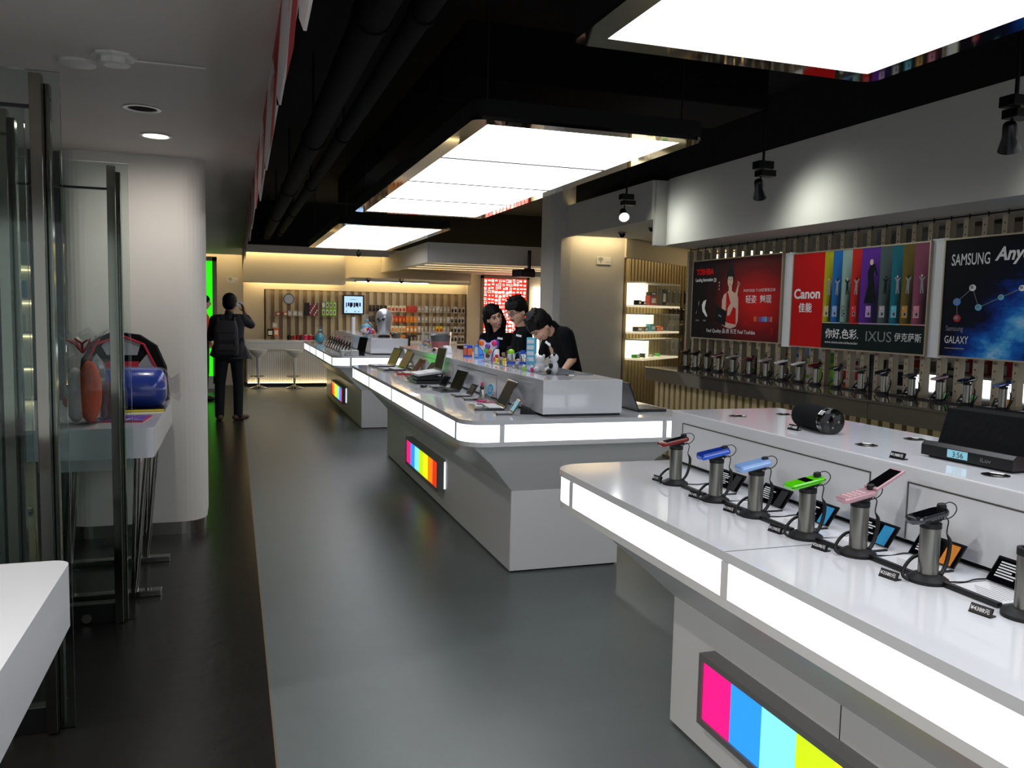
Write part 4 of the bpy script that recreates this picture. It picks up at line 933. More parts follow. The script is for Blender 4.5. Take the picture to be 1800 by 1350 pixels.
def sign(label, y_left, z0, w, h, x=5.05, back='ink_black'):
    t = thing('poster_sign', label, 'poster', (x, y_left, z0), 0, 'large posters on the slat screen')
    t.matrix_world = frame_T((x, y_left, z0), (0, -1, 0), (0, 0, 1))
    b = MB(); f = .012
    b.bx(-f, w + f, -f, 0, -.03, .006, 'aluminium'); b.bx(-f, w + f, h, h + f, -.03, .006, 'aluminium'); b.bx(-f, 0, 0, h, -.03, .006, 'aluminium'); b.bx(w, w + f, 0, h, -.03, .006, 'aluminium')
    b.build('frame', t)
    b = MB(); b.bx(0, w, 0, h, -.028, 0, back); o = b.build('panel', t); sheet_uv(o, w, h)
    return t
def pol(b, pts, m, z=.0012): b.add([(x, y, z) for x, y in pts], [tuple(range(len(pts)))], m)
def disc(b, x, y, rx, ry, m, z=.0012, n=18): pol(b, [(x + rx * math.cos(2 * PI * i / n), y + ry * math.sin(2 * PI * i / n)) for i in range(n)], m, z)
# --- red notebook poster
w, h = 1.645, .862
t = sign('red notebook computer poster with a woman holding a black notebook', 8.552, 1.335, w, h, back='print_red_glow')
b = MB()
text(b, 'TOSHIBA', .07, .705, .36, .07, 'ink_red', .0015, .03)
text(b, 'Leading Innovation', .06, .62, .36, .05, 'ink_white', .0015, .01); text(b, '❯❯❯', .44, .62, .05, .045, 'ink_white', .0015)
text(b, 'PORTEGE T130轻薄笔记本', 1.02, .50, .54, .035, 'ink_white')
text(b, '轻姿  魅现', 1.06, .385, .44, .085, 'ink_white', .0015, .01)
text(b, 'Feel Quality 品·质 东芝 Feel Toshiba', .33, .055, .92, .058, 'ink_white', .0015, .005)
text(b, '东芝', 1.06, .155, .10, .045, 'ink_red', .0015, .02); text(b, '李', 1.50, .06, .05, .09, 'ink_red'); text(b, 'T110', .09, .185, .06, .016, 'ink_white'); text(b, 'T130', .24, .185, .06, .016, 'ink_white')
for k in range(3): text(b, ['李', '冰', '冰'][k], .54, .60 - k * .035, .022, .024, 'ink_white')
b.build('lettering', t)
b = MB()
for k, c in enumerate(('toy_orange', 'toy_red', 'toy_purple', 'toy_sky', 'toy_cyan', 'toy_purple', 'toy_orange')): pol(b, [(1.22 + k * .045, .20), (1.258 + k * .045, .20), (1.258 + k * .045, .25), (1.22 + k * .045, .25)], c)
pol(b, [(.08, .27), (.10, .27), (.155, .40), (.14, .42), (.13, .34)], 'ink_grey'); pol(b, [(.21, .37), (.24, .41), (.30, .43), (.27, .33), (.335, .245), (.31, .235), (.225, .30)], 'ink_white')
b.build('product_pictures', t)
b = MB()   # woman: hair, face, dress, arms
disc(b, .765, .66, .075, .095, 'hair', .0010); disc(b, .765, .735, .055, .07, 'hair', .0011)
pol(b, [(.70, .50), (.74, .52), (.74, .565), (.80, .565), (.80, .52), (.84, .50), (.90, .49), (.925, .44), (.935, .30), (.935, .20), (.90, .14), (.80, .115), (.70, .13), (.64, .15), (.63, .175), (.72, .19), (.70, .26), (.62, .30), (.62, .42), (.65, .48)], 'ink_skin', .0014)
pol(b, [(.70, .50), (.73, .50), (.78, .40), (.86, .34), (.89, .33), (.90, .16), (.72, .18), (.70, .26)], 'ink_red', .0018)
pol(b, [(.735, .33), (.86, .47), (.90, .56), (.93, .60), (.915, .50), (.90, .43), (.78, .26), (.73, .25)], 'ink_skin', .0022)
for a in range(3): pol(b, [(.90 + a * .012, .56), (.908 + a * .014, .56), (.915 + a * .018, .62 - a * .01), (.905 + a * .018, .62 - a * .01)], 'ink_skin', .0022)
disc(b, .765, .625, .052, .07, 'ink_skin', .0020)
for s_ in (-1, 1): disc(b, .765 + s_ * .022, .64, .010, .005, 'hair', .0024, 8); pol(b, [(.765 + s_ * .012, .655), (.765 + s_ * .034, .658), (.765 + s_ * .034, .662), (.765 + s_ * .012, .660)], 'hair', .0024)
disc(b, .765, .588, .014, .006, 'ink_red', .0024, 8); pol(b, [(.762, .61), (.768, .61), (.770, .632), (.764, .632)], 'toy_brown', .0023)
pol(b, [(.715, .67), (.815, .67), (.80, .70), (.73, .70)], 'hair', .0024)
pol(b, [(.49, .20), (.70, .14), (.72, .30), (.50, .37)], 'ink_black', .0026); pol(b, [(.56, .25), (.62, .235), (.62, .25), (.56, .265)], 'ink_grey', .0028)
b.build('woman_picture', t)
# --- camera poster
w, h = 1.632, .858
t = sign('camera poster with a red block on the left and coloured stripes', 6.726, 1.318, w, h, back='ink_dark_green')
b = MB(); pol(b, [(0, 0), (.44, 0), (.44, h), (0, h)], 'ink_red'); b.build('red_block', t)
b = MB()
text(b, 'Canon', .025, .44, .37, .095, 'ink_white', .002, .03); text(b, '佳能', .10, .315, .19, .09, 'ink_white', .002, .02)
text(b, '你好,色彩.', .49, .085, .42, .09, 'ink_white', .002, .01); text(b, 'www.canon.com.cn/ixuscolor', .49, .045, .42, .022, 'ink_white', .002)
text(b, 'IXUS', 1.0, .08, .29, .085, 'ink_grey', .002, .0); text(b, '伊克萨斯', 1.32, .09, .28, .07, 'ink_white', .002, .0)
b.build('lettering', t)
b = MB(); xs = [.44, .55, .67, .79, .905, 1.12, 1.25, 1.365, 1.485, w]
cs = ['a8a018', '1a62a8', '88a49c', 'b82018', '5a2890', '4a5a58', '106878', '6a5a20', '8a4860']
ds = ['2a2a0c', '0c2440', '24302c', '4a0c0c', '1c1038', '10181a', '06222c', '1a1a10', '2a1420']
cam_c = ['c8b888', '88a8d8', '607870', 'd02030', 'b890c8', 'b0a8b0', '60b8cc', 'c08838', 'd08898']
for k in range(9):
    def sb(nt, bs, k=k):
        tc = N(nt, 'ShaderNodeTexCoord'); sx = N(nt, 'ShaderNodeSeparateXYZ'); nt.links.new(tc.outputs['UV'], sx.inputs[0])
        fr = N(nt, 'ShaderNodeMapRange'); fr.inputs['From Min'].default_value = xs[k] / w + .02; fr.inputs['From Max'].default_value = xs[k + 1] / w; nt.links.new(sx.outputs[0], fr.inputs['Value'])
        f2 = N(nt, 'ShaderNodeMapRange'); f2.inputs['From Min'].default_value = .95; f2.inputs['From Max'].default_value = .45; nt.links.new(sx.outputs[1], f2.inputs['Value'])
        mu = N(nt, 'ShaderNodeMath', operation='MULTIPLY'); nt.links.new(fr.outputs[0], mu.inputs[0]); nt.links.new(f2.outputs[0], mu.inputs[1])
        r = ramp(nt, [(0, cs[k]), (.7, ds[k])]); nt.links.new(mu.outputs[0], r.inputs['Fac']); nt.links.new(r.outputs['Color'], bs.inputs['Base Color'])
    poster_mat(f'print_stripe_{k}', sb)
    pol(b, [(xs[k], .235), (xs[k + 1], .235), (xs[k + 1], h), (xs[k], h)], f'print_stripe_{k}', .001)
    pol(b, [(xs[k], .222), (xs[k + 1], .222), (xs[k + 1], .232), (xs[k], .232)], C(cam_c[k], .4), .001)
o = b.build('colour_stripes', t); sheet_uv(o, w, h)
b = MB()
for k in range(9):
    cx = xs[k] + (.045 if k != 4 else .105); 
    pol(b, [(cx - .03, .28), (cx + .03, .28), (cx + .03, .375), (cx - .03, .375)], C(cam_c[k], .4), .0016)
    disc(b, cx + .006, .308, .017, .019, 'ink_grey', .002, 14); disc(b, cx + .006, .308, .009, .010, 'ink_black', .0024, 12); disc(b, cx - .01, .355, .005, .005, 'ink_white', .0024, 8)
b.build('camera_pictures', t)
b = MB()
for k in range(9):
    cx = (xs[k] + xs[k + 1]) / 2 + .01; s_ = 1 if k != 4 else 2.3; y0 = .47 if k != 4 else .42
    q = [(-.012, 0), (.0, .0), (.006, .05), (.014, .0), (.024, .004), (.016, .07), (.014, .10), (.034, .125), (.030, .132), (.010, .118), (-.006, .12), (-.022, .135), (-.030, .13), (-.010, .10), (-.010, .06)]
    if k == 4: q = [(-.03, -.01), (.03, -.01), (.02, .05), (.012, .09), (.016, .11), (.03, .085), (.034, .09), (.018, .13), (-.006, .13), (-.018, .10), (-.012, .06)]
    mir = -1 if k % 2 else 1
    pol(b, [(cx + mir * x * s_, y0 + y * s_) for x, y in q], 'ink_black' if k in (2, 4, 5) else 'ink_grey', .0018)
    disc(b, cx, y0 + .138 * s_, .009 * s_, .011 * s_, 'ink_skin' if k % 2 == 0 else 'ink_black', .002, 10)
b.build('figure_pictures', t)
# --- blue poster, runs out of the picture
w, h = 1.65, .855
t = sign('dark blue poster with a starry blue-white swirl, at the right edge', 4.943, 1.322, w, h, back='print_nebula')
b = MB()
text(b, 'SAMSUNG', .06, .665, .33, .085, 'ink_white', .0015, .01); text(b, 'Anycall', .43, .655, .40, .125, 'ink_white', .0015, .03, .25)
text(b, 'Samsung', .045, .175, .155, .05, 'ink_grey'); text(b, 'GALAXY', .04, .095, .21, .055, 'ink_white'); pol(b, [(.045, .055), (.22, .055), (.22, .062), (.045, .062)], 'ink_grey')
b.build('lettering', t)
b = MB(); P = [(.13, .40), (.14, .28), (.26, .50), (.32, .36), (.50, .43), (.66, .49), (.78, .64)]
def seg(a, c):
    a, c = Vector(a), Vector(c); n = (c - a).normalized(); q = Vector((-n.y, n.x)) * .0022; pol(b, [tuple(a + q), tuple(a - q), tuple(c - q), tuple(c + q)], 'ink_grey')
for a, c in ((0, 1), (0, 2), (2, 3), (3, 4), (4, 5), (5, 6)): seg(P[a], P[c])
for (x, y), m_, r in zip(P, ('toy_sky', 'toy_red', 'ink_white', 'toy_cyan', 'toy_cyan', 'ink_white', 'ink_white'), (.035, .035, .03, .03, .026, .026, .034)): disc(b, x, y, r, r * .8, m_, .002, 12); disc(b, x - .006, y + .004, r * .5, r * .4, 'ink_grey', .0024, 10)
b.build('linked_dots_picture', t)
# posts between posters
for k, (y, lab) in enumerate(((6.815, 'broad pale upright panel between the red notebook poster and the camera poster'), (5.02, 'broad pale upright panel between the camera poster and the blue poster'))):
    b = MB(); b.bx(5.07, 5.11, y - .075, y + .075, 1.30, 2.20, 'white_panel'); tag(b.build('divider_panel'), lab, 'panel', 'pale panels between the posters')
# ================================================================ lit shelf cases on the diagonal wall
def dmat(t0, n, z):   # frame: x along the wall, y up the normal toward the room, z up
    T = Matrix(((dg_u.x, dg_n.x, 0, 0), (dg_u.y, dg_n.y, 0, 0), (0, 0, 1, 0), (0, 0, 0, 1))); p = dgp(t0, n, z); T[0][3], T[1][3], T[2][3] = p; return T
mat('case_glow', 'fff4d8', .4, emit=1.5, ecol='fff0c8'); mat('case_shelf', 'f4f0e0', .3, emit=.5, ecol='fff0c8')
for k, (z0, z1, lab) in enumerate(((1.69, 2.06, 'top lit acrylic shelf case on the diagonal wall'), (1.30, 1.60, 'middle lit acrylic shelf case on the diagonal wall, brightest'), (.91, 1.22, 'lowest lit acrylic shelf case on the diagonal wall'))):
    t = thing('shelf_case', lab, 'display case', (0, 0, 0), 0, 'lit shelf cases on the diagonal wall'); t.matrix_world = dmat(.0, .06, z0)
    hh = z1 - z0
    b = MB(); b.bx(0, 1.30, 0, .30, 0, .03, 'case_shelf'); b.build('shelf', t)
    b = MB(); b.bx(.0, 1.30, 0, .30, hh - .02, hh, 'white_panel'); b.build('top_board', t)
    b = MB(); b.bx(0, [.7, .95, .8][k], 0, .012, .03, hh - .02, 'case_glow'); b.build('glow_panel', t)
    b = MB(); b.bx(0, 1.30, .296, .30, .03, hh - .02, 'acrylic'); b.bx(1.296, 1.30, 0, .296, .03, hh - .02, 'acrylic'); b.build('acrylic_front', t)
SHI = [(0, .12, .10, .07, 'dark_metal', 'row of dark boxes at the left in the top lit case'), (0, .30, .12, .06, 'black_plastic', 'black and white box in the top lit case'), (0, .60, .26, .15, 'toy_red', 'red and white patterned boxes in the top lit case'), (0, .60, .22, .05, 'dark_metal', 'dark box stacked on the patterned boxes in the top lit case'), (0, 1.0, .16, .26, 'black_plastic', 'tall dark framed box at the right in the top lit case'), (1, .15, .18, .07, 'steel', 'grey box at the left in the middle lit case'), (1, .38, .14, .07, 'steel', 'grey box second from left in the middle lit case'), (1, .62, .20, .11, 'toy_teal', 'teal box in the middle lit case'), (1, .80, .10, .06, 'toy_red', 'small red item right of the teal box in the middle lit case'), (1, .95, .09, .08, 'toy_orange', 'orange item at the right in the middle lit case'), (2, .12, .14, .05, 'toy_green', 'green leafy item at the left in the lowest lit case'), (2, .35, .05, .06, 'black_plastic', 'little dark stand in the lowest lit case'), (2, .65, .05, .04, 'steel', 'little grey item in the middle of the lowest lit case'), (2, .9, .04, .05, 'toy_green', 'small green item at the right of the lowest lit case')]
for (k, u, w_, h_, m_, lab) in SHI:
    z = (1.69, 1.30, .91)[k] + .031 + (.151 if 'stacked' in lab else 0)
    t = thing('shelf_item', lab, 'box', (0, 0, 0), 0, 'small goods in the lit shelf cases'); t.matrix_world = dmat(u, .18, z)
    b = MB(); b.bx(-w_ / 2, w_ / 2, -.04, .04, 0, h_, m_, .003); b.build('carton', t)
    b = MB(); b.bx(-w_ * .3, w_ * .3, .04, .0415, h_ * .25, h_ * .75, 'ink_white'); b.build('print', t)
# accessories hanging right of the cases, and a row of colourful cases
for r, (z, n, m_, nm) in enumerate(((1.98, 7, 'black_plastic', 'top'), (1.70, 7, 'dark_metal', 'second'), (1.45, 7, 'steel', 'third'), (1.20, 9, None, 'lowest, colourful'))):
    for k in range(n):
        mm = m_ or random.choice(['toy_pink', 'toy_cyan', 'toy_teal', 'phone_pink', 'ink_white'])
        t = thing('hanging_packet', f'accessory packet hanging in the {nm} row right of the lit shelf cases', 'packet', (0, 0, 0), 0, f'packets in the {nm} row of the diagonal wall'); t.matrix_world = dmat(1.42 + k * (1.5 / n), .12 + random.uniform(-.03, .03), z)
        b = MB(); b.bx(-.045, .045, -.008, .008, -.20, 0, mm, .003); b.build('packet', t)
        b = MB(); b.bx(-.035, .035, .008, .010, -.03, -.01, 'toy_yellow' if r == 3 else 'ink_white'); b.bx(-.03, .03, .008, .016, -.17, -.06, 'steel'); b.build('print', t)

# ================================================================ back wall goods
mat('recess_back', 'a08a74', .7)
t = thing('slat_display_wall', 'gold-brown vertical slat display recess behind the bar', 'slat wall', (2.8, 18.3, 0), 0)
b = MB(); b.T = Matrix.Translation((-2.8, -18.3, 0)); x = .66
while x < 4.94: b.bx(x, x + .085, 18.2, 18.26, .88, 1.94, 'slat_face'); x += .165
b.build('slats', t)
b = MB(); b.T = Matrix.Translation((-2.8, -18.3, 0)); b.bx(.64, 4.97, 18.27, 18.3, .85, 1.95, 'recess_back'); b.build('backing', t)
b = MB(); b.T = Matrix.Translation((-2.8, -18.3, 0)); b.bx(.72, 2.05, 18.0, 18.2, 1.355, 1.37, 'glass_tint'); b.build('glass_shelf', t)
b = MB(); b.T = Matrix.Translation((-2.8, -18.3, 0)); b.bx(.64, 4.97, 17.85, 18.3, .82, .85, 'white_lacquer'); b.build('ledge', t)
a, c = (2.217, 18.100, 1.870), (2.678, 18.100, 1.444)
t = thing('television', 'square-looking black television with a pale blue screen on the back slat wall', 'television', ((a[0] + c[0]) / 2, 18.1, (a[2] + c[2]) / 2), 0)
W2, H2 = (c[0] - a[0]) / 2, (a[2] - c[2]) / 2
b = MB(); b.bx(-W2, W2, -.03, .05, -H2, H2, 'black_plastic', .006); b.bx(-.05, .05, .05, .1, -.05, .05, 'black_plastic'); b.build('housing', t)
b = MB(); b.bx(-W2 + .035, W2 - .035, -.033, -.03, -H2 + .04, H2 - .03, 'tv_blue'); sc = b.build('screen', t)
b = MB()
for k in range(8): x = -W2 + .07 + k * (W2 * 2 - .14) / 8; b.bx(x, x + .022 + (k % 3) * .01, -.036, -.033, -.05 + (k % 2) * .02, .05, 'ink_black')
b.bx(-.06, .06, -.036, -.033, .11, .118, 'ink_grey'); b.bx(-.16, -.14, -.036, -.033, -.15, -.13, 'ink_black'); b.bx(.02, .045, -.036, -.033, -.15, -.13, 'ink_black'); b.bx(.1, .12, -.036, -.033, -.15, -.13, 'ink_black')
b.build('screen_picture', sc)
def at_back(nm, lab, cat, px0, px1, m_, fn=None, y=18.08, grp=None):
    x0, z1 = px0; x1, z0 = px1
    t = thing(nm, lab, cat, ((x0 + x1) / 2, y, z0), 0, grp)
    w_, h_ = x1 - x0, z1 - z0
    if fn: fn(t, w_, h_); return t
    b = MB(); b.bx(-w_ / 2, w_ / 2, -.05, .05, 0, h_, m_, .004); b.build('carton', t)
    b = MB(); b.bx(-w_ * .35, w_ * .35, -.052, -.05, h_ * .2, h_ * .75, 'ink_white'); b.build('print', t); return t
def panf(t, w_, h_):
    b = MB(); b.cyl((0, 0, h_ / 2), h_ / 2, .03, 'dark_metal', 24, 'y'); b.build('disc', t); b = MB(); b.cyl((0, -.016, h_ / 2), h_ / 2 * .88, .01, 'steel', 24, 'y'); b.build('face', t)
at_back('round_case', 'round dark case hanging on the back slat wall', 'case', (1.02, 1.862), (1.20, 1.64), 'dark_metal', panf)
def patt(t, w_, h_):
    b = MB(); b.bx(-w_ / 2, w_ / 2, -.06, .06, 0, h_, 'dark_metal', .004); b.build('carton', t)
    b = MB()
    for i in range(6):
        for j in range(6): b.bx(-w_ * .12 + i * w_ * .1, -w_ * .03 + i * w_ * .1, -.062, -.06, j * h_ / 6, (j + .9) * h_ / 6, ['toy_red', 'ink_white', 'phone_maroon', 'toy_red'][(i * 3 + j * 5) % 4])
    b.build('print', t)
at_back('patterned_gift_box', 'tall dark box with red and white pattern on the glass shelf', 'box', (1.426, 1.683), (1.696, 1.413), '', patt)
def mugb(t, w_, h_):
    b = MB(); b.bx(-w_ / 2, w_ / 2, -.05, .05, 0, h_, 'toy_lime', .003); b.build('carton', t)
    b = MB(); b.bx(-w_ * .3, w_ * .3, -.052, -.05, h_ * .15, h_ * .85, 'ink_white'); b.bx(-w_ * .15, w_ * .15, -.054, -.052, h_ * .25, h_ * .7, 'toy_brown'); b.build('window_print', t)
bx0, bz0 = (1.778, 1.415); bx1, bz1 = (2.086, 1.722)
q = (bx1 - bx0) / 4; hh = (bz1 - bz0) / 2
for r in range(2):
    for k in range(4):
        if r == 1 and k == 0:
            at_back('grey_box', 'plain grey box at the upper left of the lime green boxes', 'box', (bx0, bz1), (bx0 + q * .95, bz0 + hh), 'steel'); continue
        at_back('lime_gift_box', f'lime green gift box with a window, {["lower", "upper"][r]} row, {["first", "second", "third", "fourth"][k]} from the left', 'box', (bx0 + q * k, bz0 + hh * (r + .97)), (bx0 + q * (k + .95), bz0 + hh * r), '', mugb, grp='lime green gift boxes on the back wall')
for k, (p0, p1, m_, lab, nm) in enumerate((((0.850, 1.480), (0.929, 1.399), 'toy_red', 'small red toy at the left on the glass shelf', 'shelf_toy'), ((0.998, 1.483), (1.079, 1.402), 'toy_orange', 'small orange toy on the glass shelf', 'shelf_toy'), ((1.090, 1.509), (1.171, 1.398), 'keys_white', 'left white carton of three on the glass shelf', 'white_carton'), ((1.183, 1.511), (1.275, 1.400), 'keys_white', 'middle white carton with a yellow mark on the glass shelf', 'white_carton'), ((1.287, 1.501), (1.391, 1.398), 'keys_white', 'right white carton with a lime mark on the glass shelf', 'white_carton'), ((0.662, 1.133), (0.773, 0.984), 'dark_metal', 'dark mug at the left end of the back ledge', 'mug'), ((0.785, 1.147), (0.885, 0.986), 'toy_orange', 'orange striped canister on the back ledge', 'canister'), ((0.763, 1.262), (0.852, 1.159), 'keys_white', 'white round object with a black arch above the canister', 'ornament'))):
    at_back(nm, lab, 'toy' if 'toy' in nm else 'box' if 'carton' in nm else nm, p0, p1, m_, y=18.1 if k < 5 else 17.7)
for k in range(7):
    x, z = [(1.088, 1.058), (1.190, 1.082), (1.258, 1.095), (1.337, 1.084), (1.417, 1.109), (1.509, 1.098), (1.601, 1.087)][k]
    t = thing('trinket_tin', ['flat dark tray at the left of the red trinkets on the bar', 'green-lidded red tin on the bar', 'first dark red tin on the bar', 'brown and red tin on the bar', 'pink figurine tin on the bar', 'light red tin right of the pink figurine', 'last red tin before the far counter'][k], 'tin', (x, 17.6, .925), 0, 'red trinkets on the bar top')
    b = MB(); b.lathe([(.045, 0), (.05, .05), (.045, .07 + .01 * (k % 3)), (.0001, .075 + .01 * (k % 3))], ['dark_metal', 'toy_red', 'phone_maroon', 'toy_brown', 'toy_pink', 'toy_red', 'phone_maroon'][k], n=12); b.build('tin_body', t)
    b = MB(); b.ell((0, 0, .085), (.03, .03, .02), ['dark_metal', 'toy_green', 'toy_red', 'toy_red', 'ink_skin', 'ink_white', 'toy_red'][k], 10); b.build('lid', t)
mat('packet_silver', 'b8b4b0', .3, .4); mat('packet_dark', '3a2c28', .4); mat('packet_red', 'b83020', .4); mat('packet_orange', 'd88028', .4); mat('packet_cream', 'd8d0b8', .5)
def packet(m_, m2):
    t = thing('hanging_packet', '', 'packet', (0, 0, -5))
    b = MB(); b.bx(-.034, .034, -.006, .006, -.14, 0, m_); b.build('card', t)
    b = MB(); b.ell((0, -.01, -.085), (.025, .012, .045), m2, 8); b.build('item', t)
    KIDS[t.name] = [o for o in COL.objects if o.parent == t]
    return t
protos = {}
first = {}
for r, z in enumerate((1.665, 1.44, 1.225, 1.03)):
    for k in range(26):
        x = 2.80 + k * .083
        if k >= 22: kind = ('packet_silver', 'black_gloss'); area_ = 'right-hand'
        elif k >= 13: kind = ('packet_silver', 'phone_silver'); area_ = 'middle silver'
        else:
            kind = [[('packet_dark', 'black_gloss'), ('packet_cream', 'packet_red'), ('packet_red', 'packet_red')][k // 5], [('packet_dark', 'packet_dark'), ('packet_red', 'packet_orange'), ('packet_orange', 'packet_orange')][k // 5], [('packet_dark', 'packet_dark'), ('packet_cream', 'packet_orange'), ('packet_orange', 'packet_cream')][k // 5], [('packet_dark', 'black_gloss'), ('packet_orange', 'packet_dark'), ('packet_dark', 'steel')][k // 5]][r]; area_ = 'left coloured'
        if r == 2 and k in (18, 19): kind = ('toy_yellow', 'toy_red')
        lab = f'small accessory packet in the {["top", "second", "third", "lowest"][r]} row of hooks, {area_} part of the back wall'
        g = f'packets in the {["top", "second", "third", "lowest"][r]} row, {area_} part'
        if r == 2 and k in (18, 19): lab = 'yellow and red packet hanging among silver ones on the back wall'; g = 'yellow packets on the back wall'
        if kind not in protos:
            protos[kind] = packet(*kind); o = protos[kind]; o.location = (x, 18.12 - random.uniform(0, .05), z); o['label'] = lab; o['group'] = g
        else: dup(protos[kind], (x, 18.12 - random.uniform(0, .05), z), (0, 0, random.uniform(-.3, .3)), lab, g)
# red backlit icon panel
mat('backlit_red', 'e02818', .4, emit=1.4, ecol='e82a1c'); mat('backlit_white', 'fff0e8', .4, emit=1.7, ecol='fff0e8')
t = thing('backlit_panel', 'tall backlit red panel covered with white icons on the far wall', 'light panel', (5.87, 18.15, 1.4), 0)
b = MB(); b.bx(-.51, .51, -.02, .0, -.93, .92, 'backlit_red'); b.build('printed_panel', t)
b = MB(); rnd = random.Random(5)
def ring(x, z, hw, hh, th):
    y0_, y1_ = -.023, -.02
    for (a0, a1, c0, c1) in ((x - hw, x + hw, z - hh, z - hh + th), (x - hw, x + hw, z + hh - th, z + hh), (x - hw, x - hw + th, z - hh, z + hh), (x + hw - th, x + hw, z - hh, z + hh)): b.bx(a0, a1, y0_, y1_, c0, c1, 'backlit_white')
for i in range(12):
    for j in range(22):
        x, z = -.465 + i * .0845 + rnd.uniform(-.01, .01), -.89 + j * .084 + rnd.uniform(-.01, .01); k = rnd.random()
        near = 1 - min(1, math.hypot(x / .45, (z - .05) / .85))
        if k < .30: ring(x, z, rnd.uniform(.018, .034), rnd.uniform(.015, .032), .007)
        elif k < .55: b.bx(x - .028, x + .028, -.023, -.02, z - .014, z + .018, 'backlit_white'); b.bx(x - .010, x + .010, -.0245, -.023, z - .008, z + .010, 'backlit_red')
        elif k < .78: b.cyl((x, -.0215, z), rnd.uniform(.016, .030), .003, 'backlit_white', 12, 'y')
        else: ring(x, z, .024, .03, .006); b.bx(x - .01, x + .01, -.023, -.02, z - .01, z + .01, 'backlit_white')
        if rnd.random() < near: b.bx(x - .036, x + .03, -.023, -.02, z - .034, z + .01, 'backlit_white')  # extra white blocks, denser at the centre, paint the panel's hot spot
tag(b.build('icons_and_centre_glow', t), kind='stuff')
b = MB(); b.bx(-.57, -.51, -.04, .04, -.95, .98, 'steel'); b.bx(.51, .57, -.04, .04, -.95, .98, 'steel'); b.bx(-.57, .57, -.04, .04, .92, .98, 'steel'); b.build('frame', t)
mat('brown_leather', '6a3a28', .4)
t = thing('hanging_banner', 'narrow brown hanging case on a hook by the far lit wall', 'bag', (6.82, 17.9, 1.42), 0)
b = MB(); b.bx(-.12, .12, -.04, .04, 0, .60, 'brown_leather', .01); b.build('case_body', t); b = MB(); b.tube([(-.1, 0, .6), (-.1, 0, .72), (.08, 0, .76)], .012, 'dark_metal', 8); b.build('hook', t)
mat('lit_wall_glow', 'fff8e8', .4, emit=2.2, ecol='fff4dc')
b = MB(); b.bx(6.55, 7.6, 18.1, 18.15, .5, 2.16, 'lit_wall_glow'); tag(b.build('light_panel'), 'added glowing sheet standing in for the lit wall beside the brown hanging case', 'light panel')  # added emitter in place of a brightly lit plain wall
# projector under the far fascia
t = thing('projector', 'dark ceiling projector hanging under the far white fascia', 'projector', (4.72, 13.3, 2.22), .5)
b = MB(); b.bx(-.30, .05, -.1, .12, -.06, .06, 'dark_metal', .02); b.build('housing', t)
b = MB(); b.bx(.05, .30, -.1, .12, -.05, .04, 'keys_white', .02); b.build('white_end', t)
b = MB(); b.cyl((0, .0, .22), .03, .34, 'black_plastic', 10); b.bx(-.1, .1, -.03, .03, .06, .09, 'black_plastic'); b.build('ceiling_mount', t)
# wifi signs
def wifi(T, lab, s):
    t = thing('wifi_sign', lab, 'sign', (0, 0, 0)); t.matrix_world = T
    b = MB(); b.bx(-.16 * s, .20 * s, -.09 * s, .09 * s, -.002, .001, 'white_panel'); b.build('plate', t)
    b = MB()
    for r_ in (.03, .055, .08):
        p = [(-.06 * s + r_ * s * math.cos(math.radians(a)), -.05 * s + r_ * 1.3 * s * math.sin(math.radians(a))) for a in range(40, 141, 10)]
        q_ = [(-.06 * s + (r_ + .011) * s * math.cos(math.radians(a)), -.05 * s + (r_ + .011) * 1.3 * s * math.sin(math.radians(a))) for a in range(40, 141, 10)]
        for i in range(len(p) - 1): pol(b, [p[i], p[i + 1], q_[i + 1], q_[i]], 'ink_black', .002)
    disc(b, -.06 * s, -.045 * s, .012 * s, .012 * s, 'ink_black', .002, 10)
    text(b, 'Wi-Fi', .06 * s, -.05 * s, .12 * s, .03 * s, 'ink_grey', .002)
    b.build('symbol', t)
wifi(frame_T((5.106, 11.190, 2.351), (1, 0, 0), (0, 0, 1)), 'wireless symbol sign on the right white column', .62)
wifi(frame_T((-0.010, 17.597, 2.097), (1, 0, 0), (0, 0, 1)), 'small wireless symbol sign on the back wall above the photographer', .6)
# ================================================================ track spots and ceiling fittings
def track_spot(x, y, z, lab, aim, on=False):
    t = thing('spotlight', lab, 'spotlight', (x, y, z), 0, 'black spotlights by the soffit')
    b = MB(); b.cyl((0, 0, .12 + (3.6 - z) / 2 - .06), .011, 3.6 - z - .06, 'black_plastic', 8); b.build('stem', t)
    b = MB(); b.bx(-.07, .07, -.05, .05, .06, .12, 'black_plastic', .004); b.bx(-.05, .09, -.055, .045, -.0, .05, 'black_plastic', .004); b.bx(-.03, .03, -.056, -.05, .045, .06, 'steel'); b.build('gear_box', t)
    q = Vector(aim).normalized().to_track_quat('-Z', 'Y').to_matrix().to_4x4()
    T = Matrix.Translation((-.03, 0, -.09)) @ q
    b = MB(); b.T = T; b.lathe([(.028, .07), (.035, .06), (.038, -.01), (.060, -.09), (.056, -.09), (.03, -.02), (.0001, -.02)], 'black_plastic', n=20); hd = b.build('lamp_head', t)
    b = MB(); b.cyl((-.02, 0, -.03), .008, .08, 'black_plastic', 6); b.build('bracket', t)
    b = MB(); b.T = T; b.lathe([(.052, -.082), (.0001, -.078)], 'lamp_glow' if on else 'chrome', n=18); b.build('lens', hd)
    return t
track_spot(4.1, 8.42, 2.77, 'farthest black spotlight, its lamp shining toward the camera', (-.25, -.75, -.55), True)
track_spot(4.1, 5.92, 2.72, 'middle black spotlight aimed at the soffit above the posters', (.50, .5, -.75))
track_spot(4.1, 3.60, 2.70, 'black spotlight at the right edge of the picture', (.45, .35, -.8))
WARMW = (.93, 1.0, .92)
spot('soffit_spot', (4.10, 6.00, 2.60), (4.75, 5.85, 2.20), 22, WARMW, 2.3, 1.0, .06)
